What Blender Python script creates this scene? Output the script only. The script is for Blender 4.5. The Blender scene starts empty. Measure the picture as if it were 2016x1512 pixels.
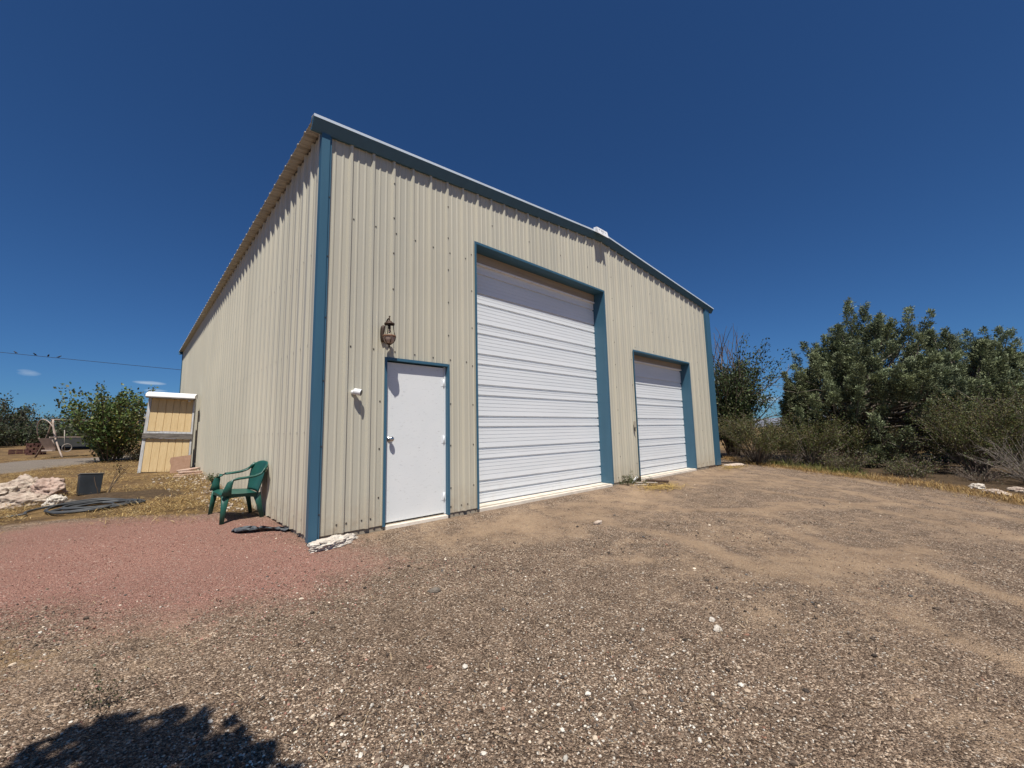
import bpy, math, random
import numpy as np
from mathutils import Vector, Matrix, noise as mnoise

R = math.radians
scene = bpy.context.scene
col = scene.collection
random.seed(7)
RNG = np.random.default_rng(11)

# ------------------------------------------------------------------ world, sun, camera
SUN = Vector((-.74, -1.0, 2.45)).normalized()
w = bpy.data.worlds.new("World"); scene.world = w; w.use_nodes = True
nt = w.node_tree; nt.nodes.clear()
out = nt.nodes.new('ShaderNodeOutputWorld'); bg = nt.nodes.new('ShaderNodeBackground')
sky = nt.nodes.new('ShaderNodeTexSky'); sky.sky_type = 'NISHITA'; sky.sun_disc = False
sky.sun_elevation = math.asin(SUN.z); sky.sun_rotation = math.atan2(SUN.x, SUN.y)
sky.altitude = 1400; sky.air_density = 1.0; sky.dust_density = 0.9; sky.ozone_density = 2.0
bg.inputs['Strength'].default_value = 0.05
tint = nt.nodes.new('ShaderNodeMix'); tint.data_type = 'RGBA'; tint.blend_type = 'MULTIPLY'; tint.inputs[0].default_value = 1
tint.inputs[7].default_value = (.43, .82, 1.27, 1)     # the dry, deep blue of high desert air
nt.links.new(sky.outputs[0], tint.inputs[6])
# a few thin fair-weather wisps low in the sky, set by compass bearing and height
wco = nt.nodes.new('ShaderNodeTexCoord'); wno = nt.nodes.new('ShaderNodeTexNoise'); wno.inputs['Scale'].default_value = 22; wno.inputs['Detail'].default_value = 5
wmp = nt.nodes.new('ShaderNodeMapping'); wmp.inputs['Scale'].default_value = (1, 1, 4); nt.links.new(wco.outputs['Generated'], wmp.inputs[0]); nt.links.new(wmp.outputs[0], wno.inputs['Vector'])
def vdot(v):
    x = nt.nodes.new('ShaderNodeVectorMath'); x.operation = 'DOT_PRODUCT'; nt.links.new(wco.outputs['Generated'], x.inputs[0]); x.inputs[1].default_value = v; return x.outputs['Value']
def wm(op, a, b=0., clamp=False):
    x = nt.nodes.new('ShaderNodeMath'); x.operation = op; x.use_clamp = clamp
    for i, v in enumerate((a, b)):
        if hasattr(v, 'is_linked'): nt.links.new(v, x.inputs[i])
        else: x.inputs[i].default_value = v
    return x.outputs[0]
csum = None
for az_, el_, wa_, we_, st_ in ((1.3, 6.0, 1.5, .22, .5), (1.9, 5.2, .9, .16, .32), (-7.2, 6.3, .8, .35, .3), (70.5, 5.6, 1.6, .45, .5), (73, 3.2, 5, .7, .4), (4, 2.0, 7, .5, .35), (63, 10.5, 3, .5, .12)):
    a_, e_ = R(az_), R(el_)
    rx_ = vdot((math.cos(a_), -math.sin(a_), 0)); uz_ = vdot((-math.sin(a_)*math.sin(e_), -math.cos(a_)*math.sin(e_), math.cos(e_))); fz_ = vdot((math.sin(a_), math.cos(a_), 0))
    q_ = wm('ADD', wm('POWER', wm('DIVIDE', rx_, R(wa_)), 2), wm('POWER', wm('DIVIDE', uz_, R(we_)), 2))
    q_ = wm('ADD', q_, wm('MULTIPLY', wm('SUBTRACT', wno.outputs['Fac'], .5), 3.0))
    q_ = wm('MULTIPLY', wm('MULTIPLY', wm('SUBTRACT', 1., q_, True), st_), wm('GREATER_THAN', fz_, 0.))
    csum = q_ if csum is None else wm('ADD', csum, q_, True)
cmx = nt.nodes.new('ShaderNodeMix'); cmx.data_type = 'RGBA'; nt.links.new(csum, cmx.inputs[0]); nt.links.new(tint.outputs[2], cmx.inputs[6]); cmx.inputs[7].default_value = (11, 12.5, 14, 1)
nt.links.new(cmx.outputs[2], bg.inputs[0]); nt.links.new(bg.outputs[0], out.inputs[0])

sl = bpy.data.lights.new('sun', 'SUN'); sl.energy = 5.0; sl.angle = R(.53); sl.color = (1, .955, .88)
so = bpy.data.objects.new('sun', sl); col.objects.link(so)
so.rotation_euler = SUN.to_track_quat('Z', 'Y').to_euler(); so.location = (-20, -22, 55)

scene.view_settings.view_transform = 'Standard'; scene.view_settings.look = 'None'
scene.view_settings.exposure = 0.2; scene.view_settings.gamma = 1.0
scene.render.resolution_x, scene.render.resolution_y = 1024, 768

CAM = Vector((-1.6275, -5.0893, 1.1482)); YAW, PIT, ROL, FPX = .7555, .1177, -.0220, 799.1
fw = Vector((math.sin(YAW)*math.cos(PIT), math.cos(YAW)*math.cos(PIT), math.sin(PIT)))
ri = Vector((math.cos(YAW), -math.sin(YAW), 0)); up = ri.cross(fw)
r2 = ri*math.cos(ROL)+up*math.sin(ROL); u2 = -ri*math.sin(ROL)+up*math.cos(ROL)
cd = bpy.data.cameras.new('camera'); cam = bpy.data.objects.new('camera', cd); col.objects.link(cam)
cd.sensor_width = 36; cd.lens = FPX/2016*36; cd.clip_end = 5000; cd.clip_start = .05
cam.matrix_world = Matrix(((r2.x, u2.x, -fw.x, CAM.x), (r2.y, u2.y, -fw.y, CAM.y), (r2.z, u2.z, -fw.z, CAM.z), (0, 0, 0, 1)))
scene.camera = cam

# ------------------------------------------------------------------ helpers
def ss(a, b, x):
    t = np.clip((x-a)/(b-a), 0, 1); return t*t*(3-2*t)

def gz(x, y):
    """height of the natural ground"""
    x = np.asarray(x, float); y = np.asarray(y, float)
    fr = np.where(y < 0, -.08+.05*np.maximum(y, -6.5), 0)
    bk = np.where(y < 2, -.08+.04*y, .024*(np.minimum(y, 46)-2))
    left = np.where(y < 0, fr, bk)
    right = np.where(y < 0, -.1+.03*np.maximum(y, -7), -.1)
    k = ss(7, 14, x)
    return left*(1-k)+right*k

def wob(x, y):
    """gentle unevenness of the ground"""
    return (.012*np.sin(1.7*x+.6*y)*np.sin(1.1*y-.4*x+1) + .008*np.sin(3.9*x-2.2*y+2)*np.sin(3.1*y+1.3*x)
            + .004*np.sin(8.3*x+5.1*y)*np.sin(7.7*y-4.3*x+.5))

def gh(x, y):
    v = float(gz(x, y)+wob(x, y))
    v += .07*float(np.exp(-(((x+.66)/.28)**2+((y-2.3)/.3)**2)))
    v += .05*float(np.exp(-(((x+1.6)/.75)**2+((y-5.9)/.55)**2)))
    return v

def tag(o, label=None, cat=None, group=None, kind=None):
    if label: o['label'] = label
    if cat: o['category'] = cat
    if group: o['group'] = group
    if kind: o['kind'] = kind
    return o

def empty(name, loc=(0, 0, 0), rot=(0, 0, 0)):
    o = bpy.data.objects.new(name, None); col.objects.link(o); o.location = loc; o.rotation_euler = rot
    o.empty_display_size = .2
    return o

def link(name, me, mats, parent=None):
    o = bpy.data.objects.new(name, me); col.objects.link(o)
    for m in (mats if isinstance(mats, (list, tuple)) else [mats]): me.materials.append(m)
    if parent: o.parent = parent
    return o

class MB:
    """collects faces for one mesh"""
    def __init__(s): s.v = []; s.f = []; s.m = []; s.sm = []
    def face(s, pts, mi=0, smooth=False):
        n = len(s.v); s.v += [tuple(p) for p in pts]; s.f.append(tuple(range(n, n+len(pts)))); s.m.append(mi); s.sm.append(smooth)
    def grid(s, rows, mi=0, smooth=True, closed=False):
        n = len(s.v); a = len(rows); b = len(rows[0])
        for r in rows: s.v += [tuple(p) for p in r]
        for i in range(a-1):
            for j in range(b if closed else b-1):
                k = (j+1) % b
                s.f.append((n+i*b+j, n+i*b+k, n+(i+1)*b+k, n+(i+1)*b+j)); s.m.append(mi); s.sm.append(smooth)
    def box(s, lo, hi, mi=0, mat=None):
        (a, b, c), (d, e, f) = lo, hi
        P = [(a,b,c),(d,b,c),(d,e,c),(a,e,c),(a,b,f),(d,b,f),(d,e,f),(a,e,f)]
        if mat: P = [tuple(mat @ Vector(p)) for p in P]
        n = len(s.v); s.v += P
        for q in ((0,3,2,1),(4,5,6,7),(0,1,5,4),(1,2,6,5),(2,3,7,6),(3,0,4,7)):
            s.f.append(tuple(n+i for i in q)); s.m.append(mi); s.sm.append(False)
    def tube(s, pts, rad, n=8, mi=0, cap=True):
        pts = [Vector(p) for p in pts]; rows = []
        if not isinstance(rad, (list, tuple)): rad = [rad]*len(pts)
        t0 = (pts[1]-pts[0]).normalized()
        a = t0.orthogonal().normalized()
        for i, p in enumerate(pts):
            t = (pts[min(i+1, len(pts)-1)]-pts[max(i-1, 0)]).normalized()
            a = (a-t*a.dot(t)); a = a.normalized() if a.length > 1e-6 else t.orthogonal().normalized()
            b = t.cross(a)
            rows.append([p+(a*math.cos(2*math.pi*k/n)+b*math.sin(2*math.pi*k/n))*rad[i] for k in range(n)])
        s.grid(rows, mi, True, True)
        if cap: s.face(rows[0][::-1], mi); s.face(rows[-1], mi)
    def lathe(s, prof, c=(0, 0, 0), n=20, mi=0):
        rows = [[(c[0]+r*math.cos(2*math.pi*k/n), c[1]+r*math.sin(2*math.pi*k/n), c[2]+z) for k in range(n)] for r, z in prof]
        s.grid(rows, mi, True, True)
    def prism(s, poly, lo, hi, axis=1, mi=0):
        """poly in the two other axes, extruded along axis"""
        def put(p, t):
            q = list(p); q.insert(axis, t); return tuple(q)
        A = [put(p, lo) for p in poly]; B = [put(p, hi) for p in poly]
        s.face(A, mi); s.face(B[::-1], mi)
        for i in range(len(poly)):
            j = (i+1) % len(poly); s.face([A[j], A[i], B[i], B[j]], mi)
    def build(s, name, mats, parent=None, bevel=0, recalc=True):
        me = bpy.data.meshes.new(name); me.from_pydata(s.v, [], s.f)
        me.polygons.foreach_set('material_index', s.m); me.polygons.foreach_set('use_smooth', s.sm); me.update()
        if recalc:
            import bmesh
            bm = bmesh.new(); bm.from_mesh(me); bmesh.ops.remove_doubles(bm, verts=bm.verts, dist=1e-5)
            bmesh.ops.recalc_face_normals(bm, faces=bm.faces); bm.to_mesh(me); bm.free()
        o = link(name, me, mats, parent)
        if bevel:
            m = o.modifiers.new('bevel', 'BEVEL'); m.width = bevel; m.segments = 2; m.limit_method = 'ANGLE'; m.angle_limit = R(35)
        return o

def mesh_np(name, V, F, mats, parent=None, cols=None, smooth=False):
    """mesh from numpy arrays: V (n,3), F (m,k); cols (n,3) goes to colour attribute 'tint'"""
    V = np.ascontiguousarray(V, np.float32); F = np.ascontiguousarray(F, np.int32); m, k = F.shape
    me = bpy.data.meshes.new(name); me.vertices.add(len(V)); me.vertices.foreach_set('co', V.ravel())
    me.loops.add(m*k); me.loops.foreach_set('vertex_index', F.ravel())
    me.polygons.add(m); me.polygons.foreach_set('loop_start', np.arange(0, m*k, k, dtype=np.int32))
    me.polygons.foreach_set('use_smooth', np.full(m, smooth))
    me.update(calc_edges=True); me.validate()
    if cols is not None: add_attr(me, 'tint', cols)
    return link(name, me, mats, parent)

def add_attr(me, name, cols):
    a = me.color_attributes.new(name, 'FLOAT_COLOR', 'POINT')
    c = np.ones((len(cols), 4), np.float32); c[:, :cols.shape[1]] = cols
    a.data.foreach_set('color', c.ravel())

# ------------------------------------------------------------------ materials
class NT:
    def __init__(s, name):
        s.mat = bpy.data.materials.new(name); s.mat.use_nodes = True; s.t = s.mat.node_tree
        s.b = s.t.nodes['Principled BSDF']; s.o = s.t.nodes['Material Output']
        s.co = s.n('ShaderNodeTexCoord').outputs['Object']
    def n(s, kind, **kw):
        x = s.t.nodes.new(kind)
        for k, v in kw.items(): setattr(x, k, v)
        return x
    def l(s, a, b): s.t.links.new(a, b)
    def setin(s, sock, v):
        if hasattr(v, 'is_linked'): s.l(v, sock)
        else: sock.default_value = v
    def scaled(s, v):
        m = s.n('ShaderNodeMapping'); s.l(s.co, m.inputs[0]); m.inputs['Scale'].default_value = v; return m.outputs[0]
    def noise(s, scale, detail=4, rough=.55, vec=None, dist=0):
        x = s.n('ShaderNodeTexNoise'); x.inputs['Scale'].default_value = scale; x.inputs['Detail'].default_value = detail
        x.inputs['Roughness'].default_value = rough; x.inputs['Distortion'].default_value = dist
        s.l(vec if vec is not None else s.co, x.inputs['Vector']); return x.outputs['Fac']
    def ramp(s, fac, stops, interp='LINEAR'):
        x = s.n('ShaderNodeValToRGB'); e = x.color_ramp; e.interpolation = interp
        while len(e.elements) < len(stops): e.elements.new(.5)
        for i, (p, c) in enumerate(stops):
            e.elements[i].position = p; e.elements[i].color = (c, c, c, 1) if isinstance(c, (int, float)) else (*c, 1)
        s.l(fac, x.inputs[0]); return x.outputs[0]
    def mix(s, fac, a, b, mode='MIX'):
        x = s.n('ShaderNodeMix', data_type='RGBA', blend_type=mode)
        s.setin(x.inputs[0], fac)
        s.setin(x.inputs[6], a if hasattr(a, 'is_linked') else (*a, 1)); s.setin(x.inputs[7], b if hasattr(b, 'is_linked') else (*b, 1))
        return x.outputs[2]
    def math(s, op, a, b=0., clamp=False):
        x = s.n('ShaderNodeMath', operation=op); x.use_clamp = clamp; s.setin(x.inputs[0], a); s.setin(x.inputs[1], b); return x.outputs[0]
    def bump(s, h, strength, dist=.01):
        x = s.n('ShaderNodeBump'); s.l(h, x.inputs['Height']); x.inputs['Strength'].default_value = strength; x.inputs['Distance'].default_value = dist
        s.l(x.outputs[0], s.b.inputs['Normal'])
    def attr(s, name): return s.n('ShaderNodeAttribute', attribute_name=name)
    def base(s, c): s.setin(s.b.inputs['Base Color'], c if hasattr(c, 'is_linked') else (*c, 1))
    def rough(s, v): s.setin(s.b.inputs['Roughness'], v)

def simple(name, c, rough=.5, metal=0, var=.12, scale=6, bump=0, bscale=60, spec=.5, streak=None):
    """one colour with soft wear"""
    t = NT(name)
    n = t.noise(scale, 6, .6, t.scaled(streak) if streak else None)
    f = t.ramp(n, [(.3, 1-var), (.7, 1+var*.4)])
    t.base(t.mix(1., c, f, 'MULTIPLY')); t.rough(rough)
    t.b.inputs['Metallic'].default_value = metal; t.b.inputs['Specular IOR Level'].default_value = spec
    if bump: t.bump(t.noise(bscale, 5, .6), bump, .01)
    return t.mat

def tinted(name, rough=.8, trans=0., spec=.2, var=0.):
    """colour carried by the vertices (each leaf, blade or stone has its own)"""
    t = NT(name); a = t.attr('tint').outputs['Color']
    t.base(a); t.rough(rough); t.b.inputs['Specular IOR Level'].default_value = spec
    if trans:
        tr = t.n('ShaderNodeBsdfTranslucent'); t.l(a, tr.inputs[0])
        mx = t.n('ShaderNodeMixShader'); mx.inputs[0].default_value = trans
        t.l(t.b.outputs[0], mx.inputs[1]); t.l(tr.outputs[0], mx.inputs[2]); t.l(mx.outputs[0], t.o.inputs[0])
    return t.mat

def panel_mat():
    t = NT('beige_painted_steel')
    n1 = t.noise(1.0, 5, .6, t.scaled((3, 3, .12)))
    n2 = t.noise(.45, 4, .5)
    c = t.mix(t.ramp(n1, [(.35, 0.), (.68, 1.)]), (.525, .488, .388), (.487, .46, .372))
    c = t.mix(1., c, t.ramp(n2, [(.3, .94), (.7, 1.04)]), 'MULTIPLY')
    sq_ = t.n('ShaderNodeSeparateXYZ'); t.l(t.co, sq_.inputs[0])
    sh_ = t.n('ShaderNodeTexWhiteNoise', noise_dimensions='1D'); t.l(t.math('FLOOR', t.math('DIVIDE', t.math('ADD', sq_.outputs[0], sq_.outputs[1]), .9144)), sh_.inputs['W'])
    c = t.mix(1., c, t.ramp(sh_.outputs['Value'], [(0, .955), (1, 1.03)]), 'MULTIPLY')     # each sheet weathered a little differently
    # dust splashed up from the soil, in the lowest hand's breadth
    sx = t.n('ShaderNodeSeparateXYZ'); t.l(t.co, sx.inputs[0])
    low = t.math('MULTIPLY', t.ramp(sx.outputs[2], [(0., 1.), (.42, 0.)]), t.ramp(t.noise(7, 5, .7), [(.32, 0.), (.7, .75)]))
    c = t.mix(low, c, (.36, .27, .18))
    t.base(c); t.rough(t.ramp(n2, [(.3, .38), (.7, .5)]))
    t.bump(t.noise(2.2, 2, .4, t.scaled((2, 2, .35))), .12, .02)
    return t.mat
M = {}
M['panel'] = panel_mat()
M['screw'] = simple('weathered_screw', (.10, .085, .07), .5, .4)
M['blue'] = simple('blue_painted_trim', (.044, .122, .185), .42, 0, .10, 2.5, streak=(3, 3, .3))
M['edge'] = simple('pale_blue_flashing', (.80, .88, .93), .35, .15, .08, 3)
M['roof'] = simple('roof_steel', (.52, .50, .44), .42, .2, .1, 1.5)
M['cap'] = simple('white_ridge_metal', (.82, .82, .82), .4, 0, .08, 8)
M['smudge'] = simple('grey_print', (.42, .42, .43), .6)
M['white_door'] = simple('white_steel_door', (.77, .79, .80), .42, 0, .05, 3)
M['concrete'] = simple('pale_concrete', (.68, .60, .50), .85, 0, .25, 5, .3, 50)
M['slab'] = simple('foundation_concrete', (.34, .29, .22), .9, 0, .3, 6, .4, 40)
M['tan'] = simple('tan_header_board', (.42, .34, .26), .7, 0, .25, 2, streak=(.3, 3, 14))
M['seal'] = simple('grey_rubber_seal', (.16, .16, .165), .6)
M['steel'] = simple('brushed_steel', (.55, .54, .52), .28, .95, .08, 20)
M['hinge'] = simple('aged_hinge', (.46, .43, .38), .45, .5, .3, 40)
M['bronze'] = simple('rusty_bronze', (.075, .045, .030), .55, .35, .5, 18, .3, 50)
M['rust'] = simple('rust_brown_rim', (.19, .095, .055), .7, .1, .4, 25, .3, 60)
M['frost'] = simple('frosted_bowl_glass', (.42, .31, .25), .5, 0, .1, 8)
t = NT('clear_glass'); t.b.inputs['Transmission Weight'].default_value = 1; t.base((.93, .93, .92)); t.rough(.04); t.b.inputs['IOR'].default_value = 1.12; M['glass'] = t.mat
M['cam_white'] = simple('white_plastic', (.78, .78, .78), .35, 0, .03)
M['black'] = simple('black_plastic', (.015, .015, .017), .3, 0, .1)
M['box'] = simple('beige_box', (.40, .36, .28), .6)
M['green'] = simple('green_resin', (.016, .092, .068), .42, 0, .3, 6, .06, 30, .5)

def overhead_mat():
    t = NT('white_overhead_door')
    c = t.mix(t.ramp(t.noise(1, 5, .6, t.scaled((.5, 3, 4))), [(.35, 0.), (.7, 1.)]), (.80, .82, .825), (.75, .775, .785))
    sx = t.n('ShaderNodeSeparateXYZ'); t.l(t.co, sx.inputs[0])
    low = t.math('MULTIPLY', t.ramp(sx.outputs[2], [(0., 1.), (.7, 0.)]), t.ramp(t.noise(5, 5, .7), [(.4, 0.), (.8, .3)]))
    t.base(t.mix(low, c, (.5, .43, .33))); t.rough(.42); return t.mat
M['overhead'] = overhead_mat()

def door_mat():
    t = NT('scuffed_white_door')
    c = t.mix(t.ramp(t.noise(2.5, 4), [(.3, 0.), (.7, 1.)]), (.79, .80, .785), (.75, .765, .755))
    sc = t.noise(9, 6, .75, t.scaled((2, 1, 6)), .6)
    c = t.mix(t.ramp(sc, [(.58, 0.), (.68, .55)]), c, (.42, .40, .38))
    t.base(c); t.rough(.4); return t.mat
M['door'] = door_mat()

# ---- ground ----
def ground_mat():
    t = NT('gravel_ground')
    z = t.attr('zone'); sp = t.n('ShaderNodeSeparateColor'); t.l(z.outputs['Color'], sp.inputs[0])
    z2 = t.attr('zone_b'); sq = t.n('ShaderNodeSeparateColor'); t.l(z2.outputs['Color'], sq.inputs[0])
    big = t.noise(.55, 5, .6); mid = t.noise(2.1, 6, .65); fine = t.noise(13, 6, .7); grit = t.noise(95, 3, .7)
    def vor(scale):
        v = t.n('ShaderNodeTexVoronoi'); v.inputs['Scale'].default_value = scale; v.inputs['Randomness'].default_value = 1
        t.l(t.co, v.inputs['Vector']); return v
    va, vb, vc = vor(100), vor(42), vor(185)
    def cellrand(v):
        s = t.n('ShaderNodeSeparateColor'); t.l(v.outputs['Color'], s.inputs[0]); return s.outputs[0]
    ra, rb, rc = cellrand(va), cellrand(vb), cellrand(vc)
    stones = t.ramp(ra, [(0, (.045, .033, .025)), (.3, (.115, .084, .061)), (.55, (.20, .150, .110)), (.76, (.32, .25, .187)), (.9, (.50, .415, .32)), (1, (.74, .66, .55))])
    small = t.ramp(rc, [(0, (.045, .034, .026)), (.4, (.145, .108, .080)), (.75, (.28, .215, .16)), (1, (.54, .45, .35))])
    grav = t.mix(t.ramp(fine, [(.40, 0.), (.56, 1.)]), small, stones)
    bigst = t.ramp(rb, [(0, (.06, .05, .043)), (.5, (.2, .16, .13)), (1, (.60, .54, .45))])
    grav = t.mix(1., grav, (1.13, 1.03, .955), 'MULTIPLY')
    grav = t.mix(1., grav, t.ramp(t.noise(4.2, 6, .7), [(.32, .74), (.66, 1.16)]), 'MULTIPLY')
    grav = t.mix(t.math('MULTIPLY', t.ramp(rb, [(.80, 0.), (.82, 1.)]), t.ramp(vb.outputs['Distance'], [(.24, 1.), (.33, 0.)])), grav, bigst)
    dirt = t.mix(t.ramp(mid, [(.3, 0.), (.7, 1.)]), (.37, .243, .148), (.50, .352, .226))
    dirt = t.mix(t.ramp(t.math('ADD', t.math('MULTIPLY', grit, .6), t.math('MULTIPLY', fine, .4)), [(.46, .06), (.62, .46)]), dirt, small)
    dirt = t.mix(t.ramp(rc, [(.86, 0.), (.88, .8)]), dirt, stones)
    red = t.mix(t.ramp(rc, [(0, 0.), (1, 1.)]), (.185, .094, .073), (.50, .275, .21))
    red = t.mix(t.ramp(ra, [(.94, 0.), (.95, .7)]), red, (.5, .40, .33))
    straw = t.mix(t.ramp(t.noise(26, 6, .75, t.scaled((1, 2.2, 1)), 1.2), [(.3, 0.), (.7, 1.)]), (.165, .098, .043), (.40, .265, .115))
    straw = t.mix(t.ramp(mid, [(.40, .9), (.60, 0.)]), straw, (.12, .074, .042))
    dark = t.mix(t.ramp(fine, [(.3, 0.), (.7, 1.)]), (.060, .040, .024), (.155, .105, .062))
    # wandering edges
    nsum = t.math('ADD', t.math('MULTIPLY', t.math('SUBTRACT', mid, .5), .9), t.math('MULTIPLY', t.math('SUBTRACT', fine, .5), .8))
    def edge(s, k=1., a=.36, b=.64): return t.ramp(t.math('ADD', s, t.math('MULTIPLY', nsum, k)), [(a, 0.), (b, 1.)])
    c = t.mix(edge(sp.outputs[2]), grav, dirt)
    c = t.mix(edge(sp.outputs[0], 1.0, .22, .85), c, red)
    c = t.mix(edge(sp.outputs[1]), c, straw)
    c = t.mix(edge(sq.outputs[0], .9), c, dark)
    c = t.mix(edge(sq.outputs[1], .6), c, t.mix(.5, small, (.30, .26, .215)))
    c = t.mix(1., c, t.ramp(big, [(.3, .92), (.7, 1.10)]), 'MULTIPLY')
    t.base(c); t.rough(.92); t.b.inputs['Specular IOR Level'].default_value = .15
    h = t.math('ADD', t.math('MULTIPLY', t.math('SUBTRACT', .5, va.outputs['Distance']), .9), t.math('MULTIPLY', t.math('SUBTRACT', .5, vc.outputs['Distance']), .45))
    h = t.math('ADD', h, t.math('MULTIPLY', fine, .8))
    t.bump(h, 1., .016)
    return t.mat
M['ground'] = ground_mat()
M['stones'] = tinted('loose_stone', .85, 0, .2)
M['straw'] = tinted('dry_straw', .7, .15, .2)
M['leaf'] = tinted('leaf', .55, .22, .35)
M['needle'] = tinted('juniper_needles', .6, .12, .25)
M['twig'] = tinted('twig_bark', .85, 0, .1)

def rock_mat(name, a, b, c):
    t = NT(name)
    st = t.noise(3.2, 7, .68, t.scaled((1, 1, 2.6)), 1.4)
    k = t.mix(t.ramp(st, [(.36, 0.), (.62, 1.)]), a, b)
    k = t.mix(t.ramp(t.noise(14, 8, .7, None, .8), [(.28, .85), (.42, 0.)]), k, c)
    t.base(k); t.rough(.92); t.b.inputs['Specular IOR Level'].default_value = .15
    t.bump(t.math('ADD', t.noise(9, 9, .72, t.scaled((1, 1, 2)), 1.), t.math('MULTIPLY', st, 1.)), .8, .05)
    return t.mat
M['lime'] = rock_mat('pale_limestone', (.40, .30, .24), (.66, .56, .45), (.10, .06, .042))
M['lime_pink'] = rock_mat('pinkish_limestone', (.38, .255, .205), (.62, .48, .39), (.09, .055, .042))
M['lime_white'] = rock_mat('bright_limestone', (.60, .52, .43), (.76, .70, .61), (.25, .18, .13))
M['flag'] = rock_mat('flagstone', (.42, .28, .21), (.58, .43, .34), (.22, .14, .1))
M['pebble'] = rock_mat('grey_brown_stone', (.16, .135, .11), (.26, .22, .18), (.07, .055, .045))

def wood_mat(name, a, b, grain=(2, 2, 22), amt=(.35, .65)):
    t = NT(name)
    g = t.noise(2.2, 7, .68, t.scaled(grain), .5)
    t.base(t.mix(t.ramp(g, [(amt[0], 0.), (amt[1], 1.)]), a, b)); t.rough(.85); t.b.inputs['Specular IOR Level'].default_value = .2
    t.bump(g, .5, .006); return t.mat
M['siding'] = wood_mat('yellow_siding', (.60, .435, .225), (.70, .53, .295), (14, 14, 1.5))
M['greywood'] = wood_mat('peeling_grey_board', (.085, .075, .066), (.235, .21, .185), (1.5, 6, 22), (.42, .6))
M['whitewood'] = wood_mat('chipped_white_paint', (.42, .38, .34), (.84, .82, .80), (3, 5, 16), (.30, .42))
M['trimgrey'] = wood_mat('weathered_white_trim', (.36, .35, .33), (.62, .62, .62), (8, 8, 1.2))
M['brownboard'] = wood_mat('brown_fibreboard', (.255, .150, .095), (.33, .205, .14), (6, 6, 6))
M['darkwood'] = wood_mat('old_dark_wood', (.045, .028, .020), (.13, .085, .06), (2, 9, 9))
M['stick'] = wood_mat('bleached_stick', (.30, .25, .20), (.52, .46, .39), (5, 5, 5))
M['binblack'] = simple('dark_bin_plastic', (.020, .024, .028), .5, 0, .5, 5, .1, 20)
M['bingrey'] = simple('dusty_bin_rim', (.16, .15, .135), .8, 0, .3, 10)
M['hose'] = simple('grey_hose', (.055, .058, .060), .55, 0, .35, 4)
M['hose_dusty'] = simple('dusty_hose', (.17, .17, .165), .65, 0, .3, 4)
M['cloth'] = simple('grey_cloth', (.10, .11, .12), .9, 0, .3, 12, .4, 30)
M['ironwhite'] = simple('faded_cream_tube', (.46, .36, .29), .6, 0, .25, 5)
M['ironbrown'] = simple('brown_tube', (.25, .17, .12), .6, 0, .3, 5)
M['mesh_dark'] = simple('dark_sling_fabric', (.016, .016, .015), .85, 0, .3, 8)
M['canvas'] = simple('faded_canvas', (.40, .35, .30), .85, 0, .25, 6)
M['brick'] = simple('dark_red_brick', (.10, .038, .028), .9, 0, .5, 14, .5, 30)
M['wire'] = simple('black_wire', (.02, .022, .028), .6)
M['bird'] = simple('dark_feathers', (.012, .012, .016), .7)
M['hill'] = simple('hazy_hillside', (.20, .21, .26), .95, 0, .2, .01)
M['farwall'] = simple('grey_gable', (.12, .125, .14), .8)
M['farroof'] = simple('pale_metal_roof', (.55, .56, .56), .5, .2)
M['farglass'] = simple('dark_window', (.03, .035, .045), .2)

# ------------------------------------------------------------------ ground sheet
def seg_lines(lo, hi, step, far, growth=1.12):
    a = list(np.arange(lo, hi, step)); s = step; x = a[-1]
    while x < far: s *= growth; x += s; a.append(x)
    s = step; x = lo; b = []
    while x > -far: s *= growth; x -= s; b.append(x)
    return np.array(b[::-1]+a)

def poly_dist(px, py, poly):
    """signed distance, positive inside"""
    P = np.array(poly, float); d = np.full(px.shape, 1e9); ins = np.zeros(px.shape, bool)
    for i in range(len(P)):
        a, b = P[i], P[(i+1) % len(P)]; e = b-a
        t = np.clip(((px-a[0])*e[0]+(py-a[1])*e[1])/(e@e+1e-12), 0, 1)
        d = np.minimum(d, np.hypot(px-a[0]-t*e[0], py-a[1]-t*e[1]))
        c = ((a[1] > py) != (b[1] > py)); 
        xi = a[0]+(py-a[1])*e[0]/np.where(abs(e[1]) < 1e-9, 1e-9, e[1])
        ins ^= c & (px < xi)
    return np.where(ins, d, -d)

RED = [(-4.2, 2.9), (-2.75, 3.35), (-2.3, 3.5), (-1.62, 3.05), (-1.12, 2.95), (-.66, 2.35), (-.3, 2.0), (.1, 1.6), (.1, 0), (.35, -.55), (.3, -1.1), (-.1, -1.3), (-.8, -1.3), (-1.3, -1.1), (-1.7, -.8), (-2.1, -.4), (-4.2, .3)]
STRAW = [(-60, 3.4), (-4, 3.3), (-2.75, 3.7), (-2.3, 3.8), (-1.6, 3.3), (-1.1, 3.1), (-.6, 2.6), (-.2, 2.3), (.3, 2.3), (.3, 70), (-60, 70)]
LANE = [(-40, 12.0), (-8, 13.2), (-4.24, 13.6), (-3.77, 14.42), (-2.8, 16.2), (-1.5, 18.5), (0, 21), (0, 24), (-2.3, 21.0), (-3.2, 20.6), (-4.3, 20.3), (-5.2, 19.0), (-8, 17.6), (-40, 16)]
MOUND = [(-2.5, 5.6), (-2.2, 6.5), (-1.58, 6.4), (-.9, 5.9), (-.6, 5.2), (-1.04, 4.75), (-1.77, 5.1), (-2.26, 5.1)]
EDGE = [(15.2, 1.1), (13.9, -.45), (13.1, -1.7), (12.3, -2.9), (11.5, -4.1), (11.1, -4.9), (10.4, -5.5), (9.9, -5.9), (9.0, -6.9), (9, -60), (120, -60), (120, 40), (17, 8)]
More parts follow.
